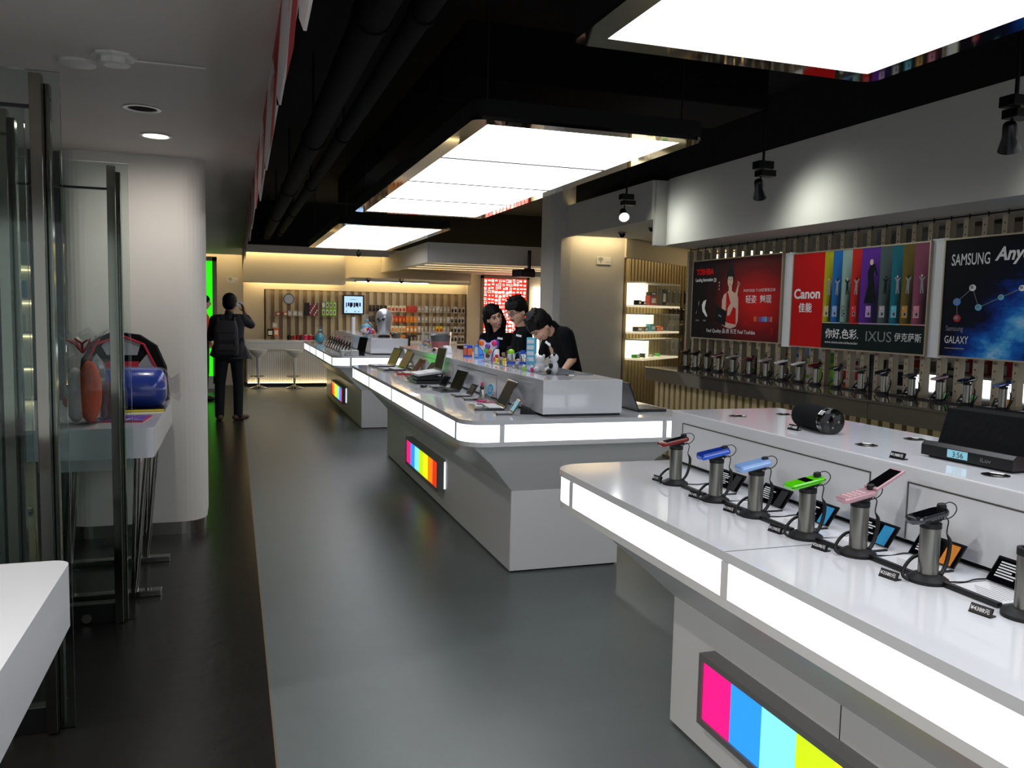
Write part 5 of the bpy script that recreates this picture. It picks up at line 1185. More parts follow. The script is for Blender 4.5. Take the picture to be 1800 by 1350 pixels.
spot('soffit_spot', (4.10, 8.36, 2.64), (4.75, 8.2, 2.35), 20, WARMW, 2.3, 1.0, .06)
spot('soffit_spot', (4.10, 3.55, 2.56), (4.75, 3.4, 2.16), 22, WARMW, 2.3, 1.0, .06)
spot('soffit_spot', (4.05, 8.33, 2.60), (3.6, 6.0, .9), 18, (.95, .98, 1), 1.0, .5)
for (x, y, z, r, lab) in ((4.88, 10.12, 2.66, .055, 'dark security dome camera under the right white ceiling'), (4.94, 9.41, 2.67, .045, 'pale smaller dome camera beside the gold downlight'), (2.58, 16.9, 2.18, .05, 'dome camera under the low back ceiling, left of three'), (3.25, 16.9, 2.18, .05, 'dome camera under the low back ceiling, middle of three'), (2.20, 15.6, 2.60, .05, 'dome camera hanging below the farthest ceiling light box')):
    t = thing('dome_camera', lab, 'security camera', (x, y, z), 0, 'ceiling dome cameras')
    b = MB(); b.lathe([(r, .02), (r, -.02), (.0001, -.02)], 'steel', n=18); b.build('housing', t)
    b = MB(); b.ell((0, 0, -.02), (r * .85, r * .85, r), 'black_gloss', 16); b.build('dome', t)
t = thing('dome_camera_pole', 'thin ceiling pole carrying the dome camera below the farthest light box', 'pole', (2.20, 15.6, 2.61)); b = MB(); b.cyl((0, 0, .5), .012, .99, 'dark_metal', 8); b.build('pole', t)
mat('gold_glow', 'e0a850', .4, emit=2.5, ecol='ffc060')
t = thing('downlight', 'small gold downlight in the right white ceiling', 'downlight', (4.66, 8.75, 2.679), 0); b = MB(); b.lathe([(.07, 0), (.075, -.004), (.055, -.004), (.05, .0)], 'white_panel', n=20); b.build('trim_ring', t); b = MB(); b.lathe([(.05, -.001), (.0001, -.001)], 'gold_glow', n=16); b.build('lamp', t)

# ================================================================ left side: banner, ceiling fittings, glass doors, tables
random.seed(11)
mat('banner_white', 'c8c0c0', .6); mat('banner_red', 'b02028', .6)
t = thing('ceiling_banner', 'long red and white banner with a jagged lower edge hanging along the ceiling edge', 'banner', (.155, 7, 2.56), 0)
b = MB(); y = -2.0; k = 0; top = 2.57
pts_lo = []
while y < 14.6:
    L = .9 + .35 * ((k * 7) % 3) / 2; zl = 2.22 + .07 * ((k * 5) % 3) / 2
    pts_lo += [(y, zl + .05), (y + L * .85, zl - .02), (y + L, zl + .05)]; y += L; k += 1
b.T = Matrix.Translation((-.155, -7, -2.56))
pts_lo.append((14.9, 2.12)); 
for (y0, z0), (y1, z1) in zip(pts_lo[:-1], pts_lo[1:]):
    b.add([(x, yy, zz) for x in (.155, .162) for yy, zz in ((y0, z0), (y1, z1), (y1, top), (y0, top))], [(0, 1, 2, 3), (4, 7, 6, 5), (0, 4, 5, 1), (1, 5, 6, 2)], 'banner_white')
b.build('banner_cloth', t)
b = MB(); b.T = Matrix.Translation((-.155, -7, -2.56)); y = -1.8; k = 0
while y < 13.8:
    w_ = .55
    b.add([(.1545, y, top - .01), (.1545, y + .30, top - .01), (.1545, y + w_ + .45, 2.25), (.1545, y + w_ + .1, 2.25)], [(0, 1, 2, 3)], 'banner_red')
    b.add([(.1545, y + .34, top - .01), (.1545, y + .72, top - .01), (.1545, y + .40, 2.40)], [(0, 1, 2)], 'banner_red')
    y += 1.15; k += 1
b.build('red_shapes', t)
b = MB(); y = -1.5
while y < 12:
    for q, ch in enumerate('岁末狂欢'):
        b.T = Matrix.Translation((-.155, -7, -2.56)) @ frame_T((.1535, y + .55 - q * .12, 2.40), (0, -1, 0), (0, 0, 1))
        text(b, ch, 0, 0, .09, .09, 'banner_red', 0, .01, 0, 2)
    y += 1.15
b.build('lettering', t)
def downlight(x, y, lab, on):
    t = thing('downlight', lab, 'downlight', (x, y, 2.559), 0, 'round downlights in the white ceiling')
    b = MB(); b.lathe([(.085, 0), (.09, -.004), (.072, -.006), (.068, .0)], 'white_panel', n=26); b.build('trim_ring', t)
    b = MB(); b.lathe([(.068, -.001), (.05, -.0006), (.0001, -.0004)], 'pipe_black' if not on else 'lamp_glow', n=22); b.build('lamp', t)
downlight(-.424, 4.664, 'unlit round downlight with a grey reflector in the white ceiling', False)
downlight(-.418, 5.37, 'lit white round downlight in the white ceiling near the column', True)
for _x, _y, _l in ((-.42, .9, 'added fill downlight in the white ceiling behind the camera'), (-1.9, 1.6, 'added fill downlight in the white ceiling left of the camera'), (-1.9, 3.0, 'added fill downlight in the white ceiling beyond the nearest glass door'), (-2.3, .1, 'added fill downlight in the white ceiling behind the near left table')):
    downlight(_x, _y, _l, True); spot('downlight_beam', (_x, _y, 2.54), (_x + .9, _y, 0), 62, (1, .96, .92), 2.4, .9)  # unseen fill lamps, added to brighten the counter sides
spot('downlight_beam', (-.418, 5.37, 2.54), (-.42, 5.9, .9), 26, (1, .93, .88), 2.6, .9)
b = MB(); b.lathe([(.07, -.0), (.072, -.012), (.055, -.016), (.0001, -.016)], 'keys_white', n=24); o = b.build('ceiling_plate'); o.location = (-.596, 3.89, 2.56); tag(o, 'flat cream round cover plate left of the ceiling sensor', 'ceiling plate')
t = thing('ceiling_sensor', 'cream octagonal ceiling sensor with a thin conduit running to the right', 'sensor', (-.439, 3.743, 2.56), 0)
b = MB(); b.lathe([(.085, -.0), (.085, -.01), (.06, -.014), (.06, -.035), (.04, -.04), (.0001, -.04)], 'keys_white', n=8, smooth=False); b.build('housing', t)
b = MB(); b.tube([(.06, 0, -.012), (.34, .02, -.006)], .004, 'keys_white', 6); b.build('conduit', t)
# glass doors
def glass_door(name, x1, y, z1, w_, lab):
    t = thing(name, lab, 'glass door', (x1, y, 0), 0); t['kind'] = 'structure'
    b = MB(); b.bx(-w_, 0, -.006, .006, .0, z1, 'glass_tint'); b.build('glass_pane', t)
    b = MB(); b.bx(-.088, -.050, -.05, -.008, .01, z1 - .02, 'door_chrome', .002); b.bx(-.075, -.035, .008, .05, .01, z1 - .04, 'door_chrome', .002); b.build('stile', t)
    b = MB(); b.bx(-w_, -.09, -.02, .02, .0, .10, 'dark_metal', .003); b.bx(-w_, -.09, -.022, .022, .098, .104, 'steel'); b.build('bottom_rail', t)
    b = MB(); b.cyl((-.22, -.024, .03), .022, .008, 'steel', 18, 'y'); b.build('lock', t)
    b = MB(); b.bx(-w_, -.08, -.012, .012, z1 - .13, z1 - .12, 'dark_metal'); b.build('top_bead', t)
    return t
glass_door('door_1', -.569, 3.35, 2.38, 1.5, 'nearest tall glass door leaf with twin chrome stiles')
glass_door('door_2', -.475, 4.466, 2.25, .9, 'second glass door leaf standing before the gift table')
glass_door('door_3', (-0.753, 3.700, 1.426)[0], 3.7, 2.32, 1.0, 'third glass door leaf just behind the nearest one')
glass_door('door_4', (-0.880, 4.050, 1.411)[0], 4.05, 2.30, 1.0, 'farthest folded glass door leaf at the left picture edge')
# tables
def table(x1, y0, y1, x0, z, lab, legs):
    t = thing('display_table', lab, 'table', (x1, y0, 0), 0)
    b = MB(); W_, L = x1 - x0, y1 - y0
    o = rrect(-W_, 0, 0, L, .04, 6)
    b.loft([[(q[0], q[1], z - .155) for q in o], [(q[0], q[1], z - .003) for q in o], [(q[0] * .998, q[1] * .998 + .001, z) for q in o]], 'white_lacquer'); b.build('tabletop', t)
    for ly in legs:
        b = MB(); b.bx(-.62, .01, ly - .03, ly + .03, 0, .035, 'chrome', .004); b.build('foot', t)
        for sx in (-.52, -.10):
            b = MB(); b.tube([(sx - .03, ly, .035), (sx + .0, ly, z - .155)], .016, 'chrome', 10); b.tube([(sx + .05, ly - .02, z - .155), (sx - .02, ly - .02, .035)], .013, 'chrome', 8); b.build('leg', t)
    b = MB(); b.bx(-.60, -.12, L * .25, L * .9, z - .28, z - .155, 'white_panel', .006) if W_ < 1.2 else None
    if W_ < 1.2: b.build('under_box', t)
    return t
T2 = table(-.39, 4.60, 6.02, -1.35, .95, 'white display table with toys against the column', (.87, .2 + .02))
T1 = table(-.382, -.4, 2.25, -1.6, .95, 'white display table corner at the left bottom of the picture', (2.0, .3))
T3 = table(-1.45, 5.2, 7.4, -2.6, .80, 'lower white table seen through the glass doors', (.6, 1.8))
# goods on table 2
Z = .95
mat('orange_fur', 'e05008', .7, bump=.4, bscale=60); mat('white_fur', 'd0ccc8', .7, bump=.4, bscale=60); mat('blue_foil', '0a3cb0', .25, coat=1); mat('red_cloth', 'a81830', .6); mat('grey_cloth', '8a8c90', .7)
t = thing('wrapped_plush', 'orange and white plush cushion wrapped in shiny cellophane', 'plush toy', (-.745, 4.84, Z), 0); t.scale = (.84, .9, 1.0)
b = MB(); b.ell((.035, 0, .165), (.07, .07, .165), 'orange_fur', 20); b.build('orange_half', t)
b = MB(); b.ell((-.045, -.005, .15), (.065, .065, .145), 'white_fur', 18); b.build('white_half', t)
b = MB(); b.ell((-.085, -.03, .12), (.03, .03, .035), 'red_cloth', 12); b.ell((-.075, -.03, .21), (.02, .02, .03), 'orange_fur', 12); b.build('red_spots', t)
b = MB()
for q in range(7): a = q * 2.4; b.tube([(0, 0, .37), (.05 * math.cos(a), .03 * math.sin(a), .42), (.10 * math.cos(a + .3), .06 * math.sin(a), .44)], .006, 'red_cloth', 6)
b.build('ribbon', t)
b = MB(); pr = [(.10, .0), (.13, .04), (.14, .09), (.142, .14), (.14, .19), (.132, .24), (.12, .29), (.085, .335), (.04, .36), (.055, .39), (.08, .43), (.13, .47)]
for k in range(1):
    n = 22; rings = []
    for j, (r, z) in enumerate(pr): rings.append([((r + random.uniform(-.012, .012) * (2.2 if j > 9 else 1)) * math.cos(2 * PI * i / n), (r * .75 + random.uniform(-.01, .01)) * math.sin(2 * PI * i / n), z + (random.uniform(-.04, .04) if j == len(pr) - 1 else 0)) for i in range(n)])
    b.loft(rings, 'cellophane', False, True, False)
b.build('cellophane_wrap', t)
t = thing('wrapped_box', 'maroon gift pack in clear wrap right of the orange plush', 'gift pack', (-.635, 4.98, Z), .2)
b = MB(); b.bx(-.05, .06, -.05, .05, 0, .20, 'phone_maroon', .01); b.build('carton', t)
b = MB(); b.loft([[(x * q, y_ * q, z) for x, y_ in rrect(-.07, -.065, .08, .065, .03, 3)] for z, q in ((.0, 1), (.12, 1.05), (.23, .9), (.30, .5), (.33, .7))], 'cellophane', False, True, False); b.build('clear_wrap', t)
t = thing('bolster_pillow', 'blue cylindrical bolster in shiny clear foil on the table', 'pillow', (-.535, 5.50, Z), 0)
b = MB(); b.tube([(-.19, 0, .125), (-.18, 0, .125), (-.10, 0, .125), (.08, 0, .125), (.12, 0, .125), (.145, 0, .125)], [.08, .115, .124, .124, .112, .06], 'blue_foil', 28); b.build('blue_roll', t)
b = MB(); n = 30; rr_ = [(-.20, .12), (-.14, .128), (-.08, .128), (-.02, .13), (.04, .128), (.10, .127), (.14, .112), (.165, .05), (.20, .075), (.22, .09)]
b.loft([[(x + random.uniform(-.006, .006), (r + random.uniform(-.003, .007) * (1 if x < .15 else 3)) * math.cos(2 * PI * i / n), .125 + (r + random.uniform(-.003, .005)) * math.sin(2 * PI * i / n)) for i in range(n)] for x, r in rr_], 'cellophane', False, False, False); b.build('foil_wrap', t)
b = MB(); b.cyl((-.235, -.01, .13), .055, .08, 'keys_white', 18, 'x'); b.build('white_end', t)
b = MB(); b.bx(-.20, .13, -.17, .12, 0, .008, 'rubber', .003); b.bx(-.195, .125, -.172, -.165, .002, .012, 'toy_yellow'); o = b.build('yellow_edged_mat'); o.location = (-.53, 5.47, Z); o.rotation_euler = (0, 0, .1); tag(o, 'black mat with a yellow edge under the blue bolster', 'mat')
t = thing('racing_backpack', 'black, grey and red backpack leaning on the column', 'backpack', (-.68, 5.93, Z), 0)
b = MB(); o_ = [(-.27, 0), (.27, 0), (.255, .22), (.20, .36), (.10, .43), (-.06, .45), (-.16, .40), (-.24, .27)]
b.loft([[(x, -.03, z) for x, z in o_], [(x * 1.02, .06, z) for x, z in o_]], 'black_cloth'); b.build('bag_body', t)
b = MB()
for s_ in (-1, 1): b.add([(s_ * x, -.034, z) for x, z in ((.09, .02), (.19, .02), (.20, .22), (.15, .31), (.08, .22))], [(0, 1, 2, 3, 4)], 'grey_cloth')
b.add([(x, -.036, z) for x, z in ((-.09, .30), (.09, .30), (.11, .37), (.05, .41), (-.07, .41), (-.12, .36))], [(0, 1, 2, 3, 4, 5)], 'grey_cloth'); b.build('grey_panels', t)
b = MB(); b.add([(x, -.038, z) for x, z in ((-.07, .02), (.07, .02), (.10, .26), (-.10, .26))], [(0, 1, 2, 3)], 'red_cloth'); b.tube([(-.21, -.035, .24), (-.15, -.04, .37), (0, -.04, .425), (.13, -.04, .37), (.2, -.035, .22)], .008, 'red_cloth', 6); b.build('red_panels', t)
b = MB(); b.bx(-.13, .13, -.16, .10, 0, .006, 'red_cloth'); b.bx(-.122, .122, -.152, .092, .006, .0075, 'toy_purple')
for q in range(26): x, y_ = random.uniform(-.11, .11), random.uniform(-.14, .08); b.bx(x - .012, x + .012, y_ - .005, y_ + .005, .0075, .0085, random.choice(['ink_white', 'toy_blue', 'ink_white', 'black_plastic', 'phone_pink']))
o = b.build('patterned_mat'); o.location = (-.575, 5.00, Z); o.rotation_euler = (0, 0, -.1); tag(o, 'red-edged patterned mat lying at the table edge', 'mat')
# things seen through the doors
t = thing('shelf_rack', 'white shelf rack with coloured goods seen through the doors, left of the column', 'shelf unit', (-2.6, 11.5, 0), 0)
b = MB(); b.bx(-1.2, 1.2, 0, .05, 0, 2.3, 'white_panel')
for z in (.4, .8, 1.2, 1.6, 2.0): b.bx(-1.2, 1.2, -.35, 0, z, z + .03, 'white_panel')
b.build('shelves', t)
b = MB()
for z in (.8, 1.2, 1.6, 2.0): b.bx(-1.15, 1.15, -.02, -.01, z - .045, z - .035, 'cove_dim')
b.build('shelf_light', t)
for k in range(12):
    b = MB(); b.bx(-.07, .07, -.06, .06, 0, .2, ['toy_pink', 'toy_sky', 'toy_yellow', 'ink_white'][k % 4], .004); o = b.build('shelf_box'); o.location = (-3.6 + (k % 6) * .4, 11.3, 1.23 + .4 * (k // 6)); tag(o, f'coloured box on the {["middle", "upper"][k // 6]} level of the shelf rack behind the glass doors', 'box', f'boxes on the {["middle", "upper"][k // 6]} level of the rack')
# tall green light panel beyond the column
t = thing('green_light_panel', 'tall glowing green light panel beyond the left column', 'light panel', (-.46, 16.9, 0), 0)
gp0, gp1 = (-0.435, 16.900, 2.458), (-0.324, 16.900, 0.161)
b = MB(); b.bx(-.28, gp1[0] + .46 - .04, -.02, .02, .24, 2.42, 'green_light'); b.build('glow_panel', t)
b = MB(); b.bx(-.33, gp1[0] + .46 - .0, .021, .06, .2, 2.46, 'aluminium'); b.build('backing', t)  # opaque back added to keep green light off the wall behind
b = MB(); b.bx(gp1[0] + .42, gp1[0] + .50, -.05, .06, .1, 2.5, 'aluminium'); b.bx(-.33, gp1[0] + .5, -.05, .06, 2.42, 2.5, 'aluminium'); b.bx(-.33, gp1[0] + .5, -.05, .06, .0, .24, 'keys_white'); b.build('frame', t)

# ================================================================ people
def V(p): return Vector(p)
def lerp(a, b, t): return V(a) * (1 - t) + V(b) * t
def basis(fwd, up):
    f = V(fwd).normalized(); u = V(up); u = (u - f * u.dot(f)).normalized(); r = f.cross(u)   # right = f x u
    return Matrix(((r.x, f.x, u.x), (r.y, f.y, u.y), (r.z, f.z, u.z)))
def hand(b, wrist, fdir, palm_n, m, s=1.0, curl=.5, side=1):
    """palm, four bent fingers of unequal length and a thumb from the side of the palm"""
    f = V(fdir).normalized(); n = V(palm_n); n = (n - f * n.dot(f)).normalized(); r = f.cross(n) * side
    w = V(wrist)
    for q in (-.026, -.009, .009, .026): b.cap(w + r * q * .7 * s, .014 * s, w + f * .075 * s + r * q * s, .012 * s, m, 8)
    for q, L in ((-.029, .055), (-.010, .070), (.010, .076), (.029, .068)):
        p0 = w + f * .078 * s + r * q * s; d1 = (f * math.cos(curl * .6) + n * math.sin(curl * .6)); p1 = p0 + d1 * L * .55 * s
        d2 = (f * math.cos(curl * 1.7) + n * math.sin(curl * 1.7)); p2 = p1 + d2 * L * .5 * s
        b.cap(p0, .0095 * s, p1, .0088 * s, m, 8); b.cap(p1, .0088 * s, p2, .0075 * s, m, 8)
    t0 = w + f * .02 * s + r * .03 * s; t1 = t0 + (f * .6 + r * .7 + n * .35).normalized() * .036 * s; t2 = t1 + (f * .9 + r * .15 + n * .5).normalized() * .03 * s
    b.cap(t0, .013 * s, t1, .011 * s, m, 8); b.cap(t1, .011 * s, t2, .0088 * s, m, 8)
def person(label, J, skin='skin', top='black_cloth', legs='denim_black', shoes='rubber', hair='short', s=1.0, sleeve=.75, female=False, smile=False, glasses=False, jacket=False, collar=True, tagside=None, cap=None, leg_detail=True):
    root_p = V((J['hipL'][0] * .5 + J['hipR'][0] * .5, J['hipL'][1] * .5 + J['hipR'][1] * .5, 0))
    t = thing('person', label, 'person', root_p, 0)
    T = Matrix.Translation(-root_p)
    def B(): b = MB(); b.T = T; return b
    pel, che, nec, hd = V(J['pelvis']), V(J['chest']), V(J['neck']), V(J['head'])
    sL, sR, hL, hR = V(J['shL']), V(J['shR']), V(J['hipL']), V(J['hipR'])
    H = basis(J['face'], J['up']); hs = s * J.get('hs', 1.0)
    def hp(x, y, z): return hd + H @ V((x, y, z)) * hs
    w = .92 if female else 1.0
    # ---- body, one surface
    b = B()
    b.ell(hp(0, -.012, .035), (.076 * hs, .094 * hs, .086 * hs), skin, 20, H)
    b.ell(hp(0, .012, -.03), (.064 * hs, .076 * hs, .078 * hs), skin, 18, H)
    b.ell(hp(0, .035, -.078), (.036 * hs, .040 * hs, .032 * hs), skin, 14, H)
    for q in (-1, 1):
        b.ell(hp(q * .030, .062, -.028), (.024 * hs, .020 * hs, .022 * hs), skin, 12, H)
        b.ell(hp(q * .077, -.005, -.012), (.009 * hs, .018 * hs, .030 * hs), skin, 12, H)
        b.cap(hp(q * .012, .084, .030), .010 * hs, hp(q * .040, .074, .030), .008 * hs, skin, 8)
    b.cap(hp(0, .086, .012), .009 * hs, hp(0, .104, -.026), .013 * hs, skin, 10)
    b.ell(hp(0, .092, -.032), (.019 * hs, .011 * hs, .010 * hs), skin, 10, H)
    b.cap(lerp(nec, che, .15), .060 * s * w, hp(0, -.015, -.055), .053 * s * w, skin, 14)
    b.cap(che, .12 * s * w, pel, .115 * s * w, skin, 16)
    b.cap(sL, .055 * s, sR, .055 * s, skin, 14)
    for S_, E_, W_, fd, pn, sd, hc in ((sL, V(J['elL']), V(J['wrL']), J['fdL'], J['pnL'], 1, J.get('curlL', .6)), (sR, V(J['elR']), V(J['wrR']), J['fdR'], J['pnR'], -1, J.get('curlR', .6))):
        b.cap(S_, .050 * s * w, E_, .038 * s * w, skin, 12); b.cap(E_, .038 * s * w, W_, .024 * s * w, skin, 12)
        hand(b, W_, fd, pn, skin, s * w * .98, hc, sd)
    for h_, k_, a_ in ((hL, V(J['knL']), V(J['anL'])), (hR, V(J['knR']), V(J['anR']))):
        b.cap(h_, .078 * s, k_, .052 * s, skin, 12); b.cap(k_, .050 * s, a_, .036 * s, skin, 12)
    remesh(b, 'body', t, .0068, 2)
    # ---- face details
    b = B()
    for q in (-1, 1): b.ell(hp(q * .030, .0775, .008), (.0135 * hs, .007 * hs, .0045 * hs if smile else .0065 * hs), 'ink_white', 10, H)
    e = b.build('eyes', t); b = B()
    for q in (-1, 1): b.ell(hp(q * .030, .0835, .008), (.0068 * hs, .0035 * hs, .0055 * hs), 'hair', 10, H); b.cap(hp(q * .015, .086, .013), .0022 * hs, hp(q * .044, .076, .013), .002 * hs, 'hair', 6)
    b.build('irises', e)
    b = B()
    for q in (-1, 1): b.cap(hp(q * .014, .095, .034), .0036 * hs, hp(q * .046, .079, .036), .0026 * hs, 'hair', 6)
    b.build('eyebrows', t)
    b = B(); b.cap(hp(-.022 - (.004 if smile else 0), .083, -.052 + (.010 if smile else 0)), .004 * hs, hp(0, .0905, -.060), .0062 * hs, 'lips', 8); b.cap(hp(.022 + (.004 if smile else 0), .083, -.052 + (.010 if smile else 0)), .004 * hs, hp(0, .0905, -.060), .0062 * hs, 'lips', 8); b.build('lips', t)
    if smile:
        b = B(); b.cap(hp(-.018, .0895, -.0495), .0050 * hs, hp(.018, .0895, -.0495), .0050 * hs, 'ink_white', 8); b.ell(hp(0, .094, -.0495), (.016 * hs, .006 * hs, .0065 * hs), 'ink_white', 10, H); b.build('teeth', t)
    if glasses:
        b = B()
        for q in (-1, 1):
            b.tube([hp(q * .031 + .021 * math.cos(a * PI / 6), .098, .006 + .014 * math.sin(a * PI / 6)) for a in range(13)], .0026 * hs, 'black_gloss', 6); b.tube([hp(q * .052, .096, .010), hp(q * .080, .03, .008), hp(q * .082, -.01, .0)], .0024 * hs, 'black_gloss', 6)
        b.tube([hp(-.01, .100, .008), hp(.01, .100, .008)], .0024 * hs, 'black_gloss', 6); b.build('glasses', t)
    # ---- hair
    b = B()
    if hair == 'plain':
        b.ell(hp(0, -.018, .045), (.090 * hs, .106 * hs, .096 * hs), 'hair', 22, H); b.ell(hp(0, -.045, .0), (.084 * hs, .078 * hs, .09 * hs), 'hair', 18, H); remesh(b, 'hair', t, .007, 2)
    elif cap:
        b.ell(hp(0, -.012, .045), (.088 * hs, .104 * hs, .088 * hs), cap, 20, H); b.ell(hp(0, -.03, .0), (.084 * hs, .082 * hs, .07 * hs), cap, 16, H); remesh(b, 'knit_cap', t, .007, 1)
    else:
        b.ell(hp(0, -.022, .050), (.090 * hs, .102 * hs, .088 * hs), 'hair', 22, H); b.ell(hp(0, -.050, .005), (.084 * hs, .070 * hs, .085 * hs), 'hair', 18, H)
        if hair == 'short':
            for q in (-1, 1): b.ell(hp(q * .070, -.020, .025), (.020 * hs, .040 * hs, .045 * hs), 'hair', 12, H)
        if hair == 'short':
            for k in range(13): a = k / 12 * 2 - 1; b.cap(hp(a * .070, .055 - abs(a) * .03, .085), .020 * hs, hp(a * .062 + .01 * math.sin(k * 3), .090 - abs(a) * .035, .052), .009 * hs, 'hair', 8)
            for k in range(14): a = k * 2.4; b.cap(hp(.04 * math.cos(a), -.02 + .05 * math.sin(a), .115), .022 * hs, hp(.06 * math.cos(a), -.02 + .075 * math.sin(a), .138 - .01 * (k % 3)), .006 * hs, 'hair', 8)
        else:
            for k in range(11): a = k / 10 * 2 - 1; b.cap(hp(a * .062, .046 - abs(a) * .02, .094), .020 * hs, hp(a * .072, .082 - abs(a) * .055, .060 - abs(a) * .03), .008 * hs, 'hair', 8)
            down = V((0, 0, -1)); HR = J.get('hairlen', .30)
            for k in range(26):
                a = PI * (.02 + .96 * k / 25) ; x, y = .086 * math.cos(a), -.080 * math.sin(a) - .012
                p = hp(x, y, .02); q_ = hp(x * 1.12, y * 1.05, -.10); e_ = q_ + down * (HR - .10) * (1 - .1 * (k % 3))
                b.cap(p, .026 * hs, q_, .024 * hs, 'hair', 8); b.cap(q_, .024 * hs, e_, .010 * hs, 'hair', 8)
        remesh(b, 'hair', t, .0068, 1)
    # ---- top
    b = B(); k1 = 1.12 if jacket else 1.0
    up_t = (nec - che).normalized()
    b.cap(lerp(sL, sR, .08), .068 * s * w * k1, lerp(sL, sR, .92), .068 * s * w * k1, top, 16)
    for q in (.22, .5, .78):
        S_ = lerp(sL, sR, q); P_ = lerp(hL, hR, (q - .5) * 1.05 + .5)
        b.cap(S_ - up_t * .03, .098 * s * w * k1, lerp(S_, P_, .55), .108 * s * w * k1, top, 16)
        b.cap(lerp(S_, P_, .5), .108 * s * w * k1, lerp(S_, P_, .98), (.112 + (.02 if jacket else 0)) * s * k1, top, 16)
    if female:
        f_ = V(J.get('front', J['face']))
        for q in (.3, .7): b.ell(lerp(lerp(sL, sR, q), pel, .28) + f_.normalized() * .07 * s, (.065 * s,) * 3, top, 14)
    if collar: b.cap(nec - up_t * .02, .068 * s * w, nec + up_t * .028, .058 * s * w, top, 14)
    for S_, E_, W_ in ((sL, V(J['elL']), V(J['wrL'])), (sR, V(J['elR']), V(J['wrR']))):
        q = min(1, sleeve)
        b.cap(S_, .068 * s * w * k1, lerp(S_, E_, q), (.056 if q < 1 else .050) * s * w * k1, top, 14)
        if sleeve > 1: b.cap(E_, .050 * s * k1, lerp(E_, W_, sleeve - 1), .038 * s * k1, top, 14)
    remesh(b, 'jacket' if jacket else 'shirt', t, .0075, 2)
    if tagside is not None:
        b = B(); b.box(tagside[0], (.06, .006, .022), 'ink_white', tagside[1], .002); b.build('name_badge', t)
    # ---- trousers and shoes
    b = B()
    b.cap(lerp(hL, pel, .2) + V((0, 0, .03)), .105 * s, lerp(hR, pel, .2) + V((0, 0, .03)), .105 * s, legs, 16)
    for h_, k_, a_ in ((hL, V(J['knL']), V(J['anL'])), (hR, V(J['knR']), V(J['anR']))):
        b.cap(h_, .098 * s, k_, .072 * s, legs, 14); b.cap(k_, .072 * s, a_ + V((0, 0, -.02)), .060 * s, legs, 14)
    remesh(b, 'trousers', t, .008, 2)
    for a_, d in ((V(J['anL']), V(J['toe'])), (V(J['anR']), V(J.get('toeR', J['toe'])))):
        d = d.normalized(); b = B(); g = V((a_.x, a_.y, .042))
        b.cap(g - d * .05 * s, .042 * s, g + d * .07 * s, .042 * s, shoes, 14); b.cap(g + d * .07 * s - V((0, 0, .004)), .038 * s, g + d * .15 * s - V((0, 0, .008)), .032 * s, shoes, 14); b.build('shoe', t)
    return t
mat('lips', '9a4a48', .4)
# photographer, seen from behind, camera raised in the right hand
px, py = -.05, 12.15
J = dict(pelvis=(px, py, .95), hipL=(px - .09, py, .93), hipR=(px + .09, py, .93), knL=(px - .125, py + .01, .50), knR=(px + .115, py + .0, .50), anL=(px - .135, py, .09), anR=(px + .11, py, .09),
         chest=(px, py, 1.25), neck=(px + .0, py + .02, 1.46), head=(px + .015, py + .05, 1.615), face=(.35, 1, .0), up=(0, 0, 1),
         shL=(px - .18, py, 1.385), shR=(px + .17, py, 1.40), elL=(px - .25, py + .10, 1.14), wrL=(px - .13, py + .28, 1.22), fdL=(.6, .5, .3), pnL=(.3, .2, 1),
         elR=(0.237, 12.220, 1.324), wrR=(0.148, 12.320, 1.504), fdR=(-.25, .15, 1), pnR=(-1, -.3, 0), toe=(-.15, 1, 0), toeR=(.75, .6, 0), hs=1.06)
P1 = person('person with a dark jacket and backpack seen from behind, raising a camera', J, skin='skin_dark', top='jacket', legs='denim_black', shoes='shoe_brown', hair='plain', sleeve=1.55, jacket=True, collar=True)
b = MB(); b.T = Matrix.Translation((-P1.location.x, -P1.location.y, 0))
b.add([(px - .21, py - .14, .88), (px + .0, py - .155, .86), (px + .25, py - .10, .86), (px + .31, py + .05, .84), (px + .20, py + .02, 1.05), (px + .19, py - .10, 1.15), (px - .19, py - .12, 1.1), (px - .26, py + .04, .90)], [(0, 1, 5, 6), (1, 2, 4, 5), (2, 3, 4), (0, 6, 7)], 'jacket'); b.build('jacket_hem', P1)
t = thing('backpack', 'dark grey backpack worn on the photographer\'s back', 'backpack', (px - .04, py - .20, .92), 0)
b = MB(); b.loft([[(x, y, 0.0) for x, y in rrect(-.145, -.09, .145, .06, .05, 5)], [(x, y, .06) for x, y in rrect(-.16, -.12, .16, .07, .05, 5)], [(x, y, .36) for x, y in rrect(-.155, -.10, .155, .07, .05, 5)], [(x, y, .46) for x, y in rrect(-.13, -.05, .13, .06, .04, 5)]], 'backpack', True); b.build('bag_body', t)
b = MB(); b.loft([[(x, -.118 - .02 * math.sin(PI * z / .26) , .05 + z) for x in (-.11, .11)] for z in (0, .05, .13, .21, .26)], 'jacket', False, False, False, False); b.bx(-.11, .11, -.135, -.10, .06, .29, 'backpack', .02); b.build('front_pocket', t)
b = MB()
for q in (-1, 1): b.tube([(q * .10, .05, .44), (q * .11, .10, .50), (q * .12, .20, .49), (q * .13, .26, .42)], .018, 'backpack', 8)
b.build('shoulder_straps', t)
hx, hy, hz = (0.126, 12.340, 1.591)
t = thing('compact_camera', 'small silver camera held up at the photographer\'s face', 'camera', (hx - .035, hy, hz + .02), .2); b = MB(); b.bx(-.045, .045, -.012, .012, -.03, .03, 'phone_silver', .004); b.build('camera_body', t); b = MB(); b.cyl((0, .02, 0), .02, .02, 'steel', 16, 'y'); b.build('lens', t)
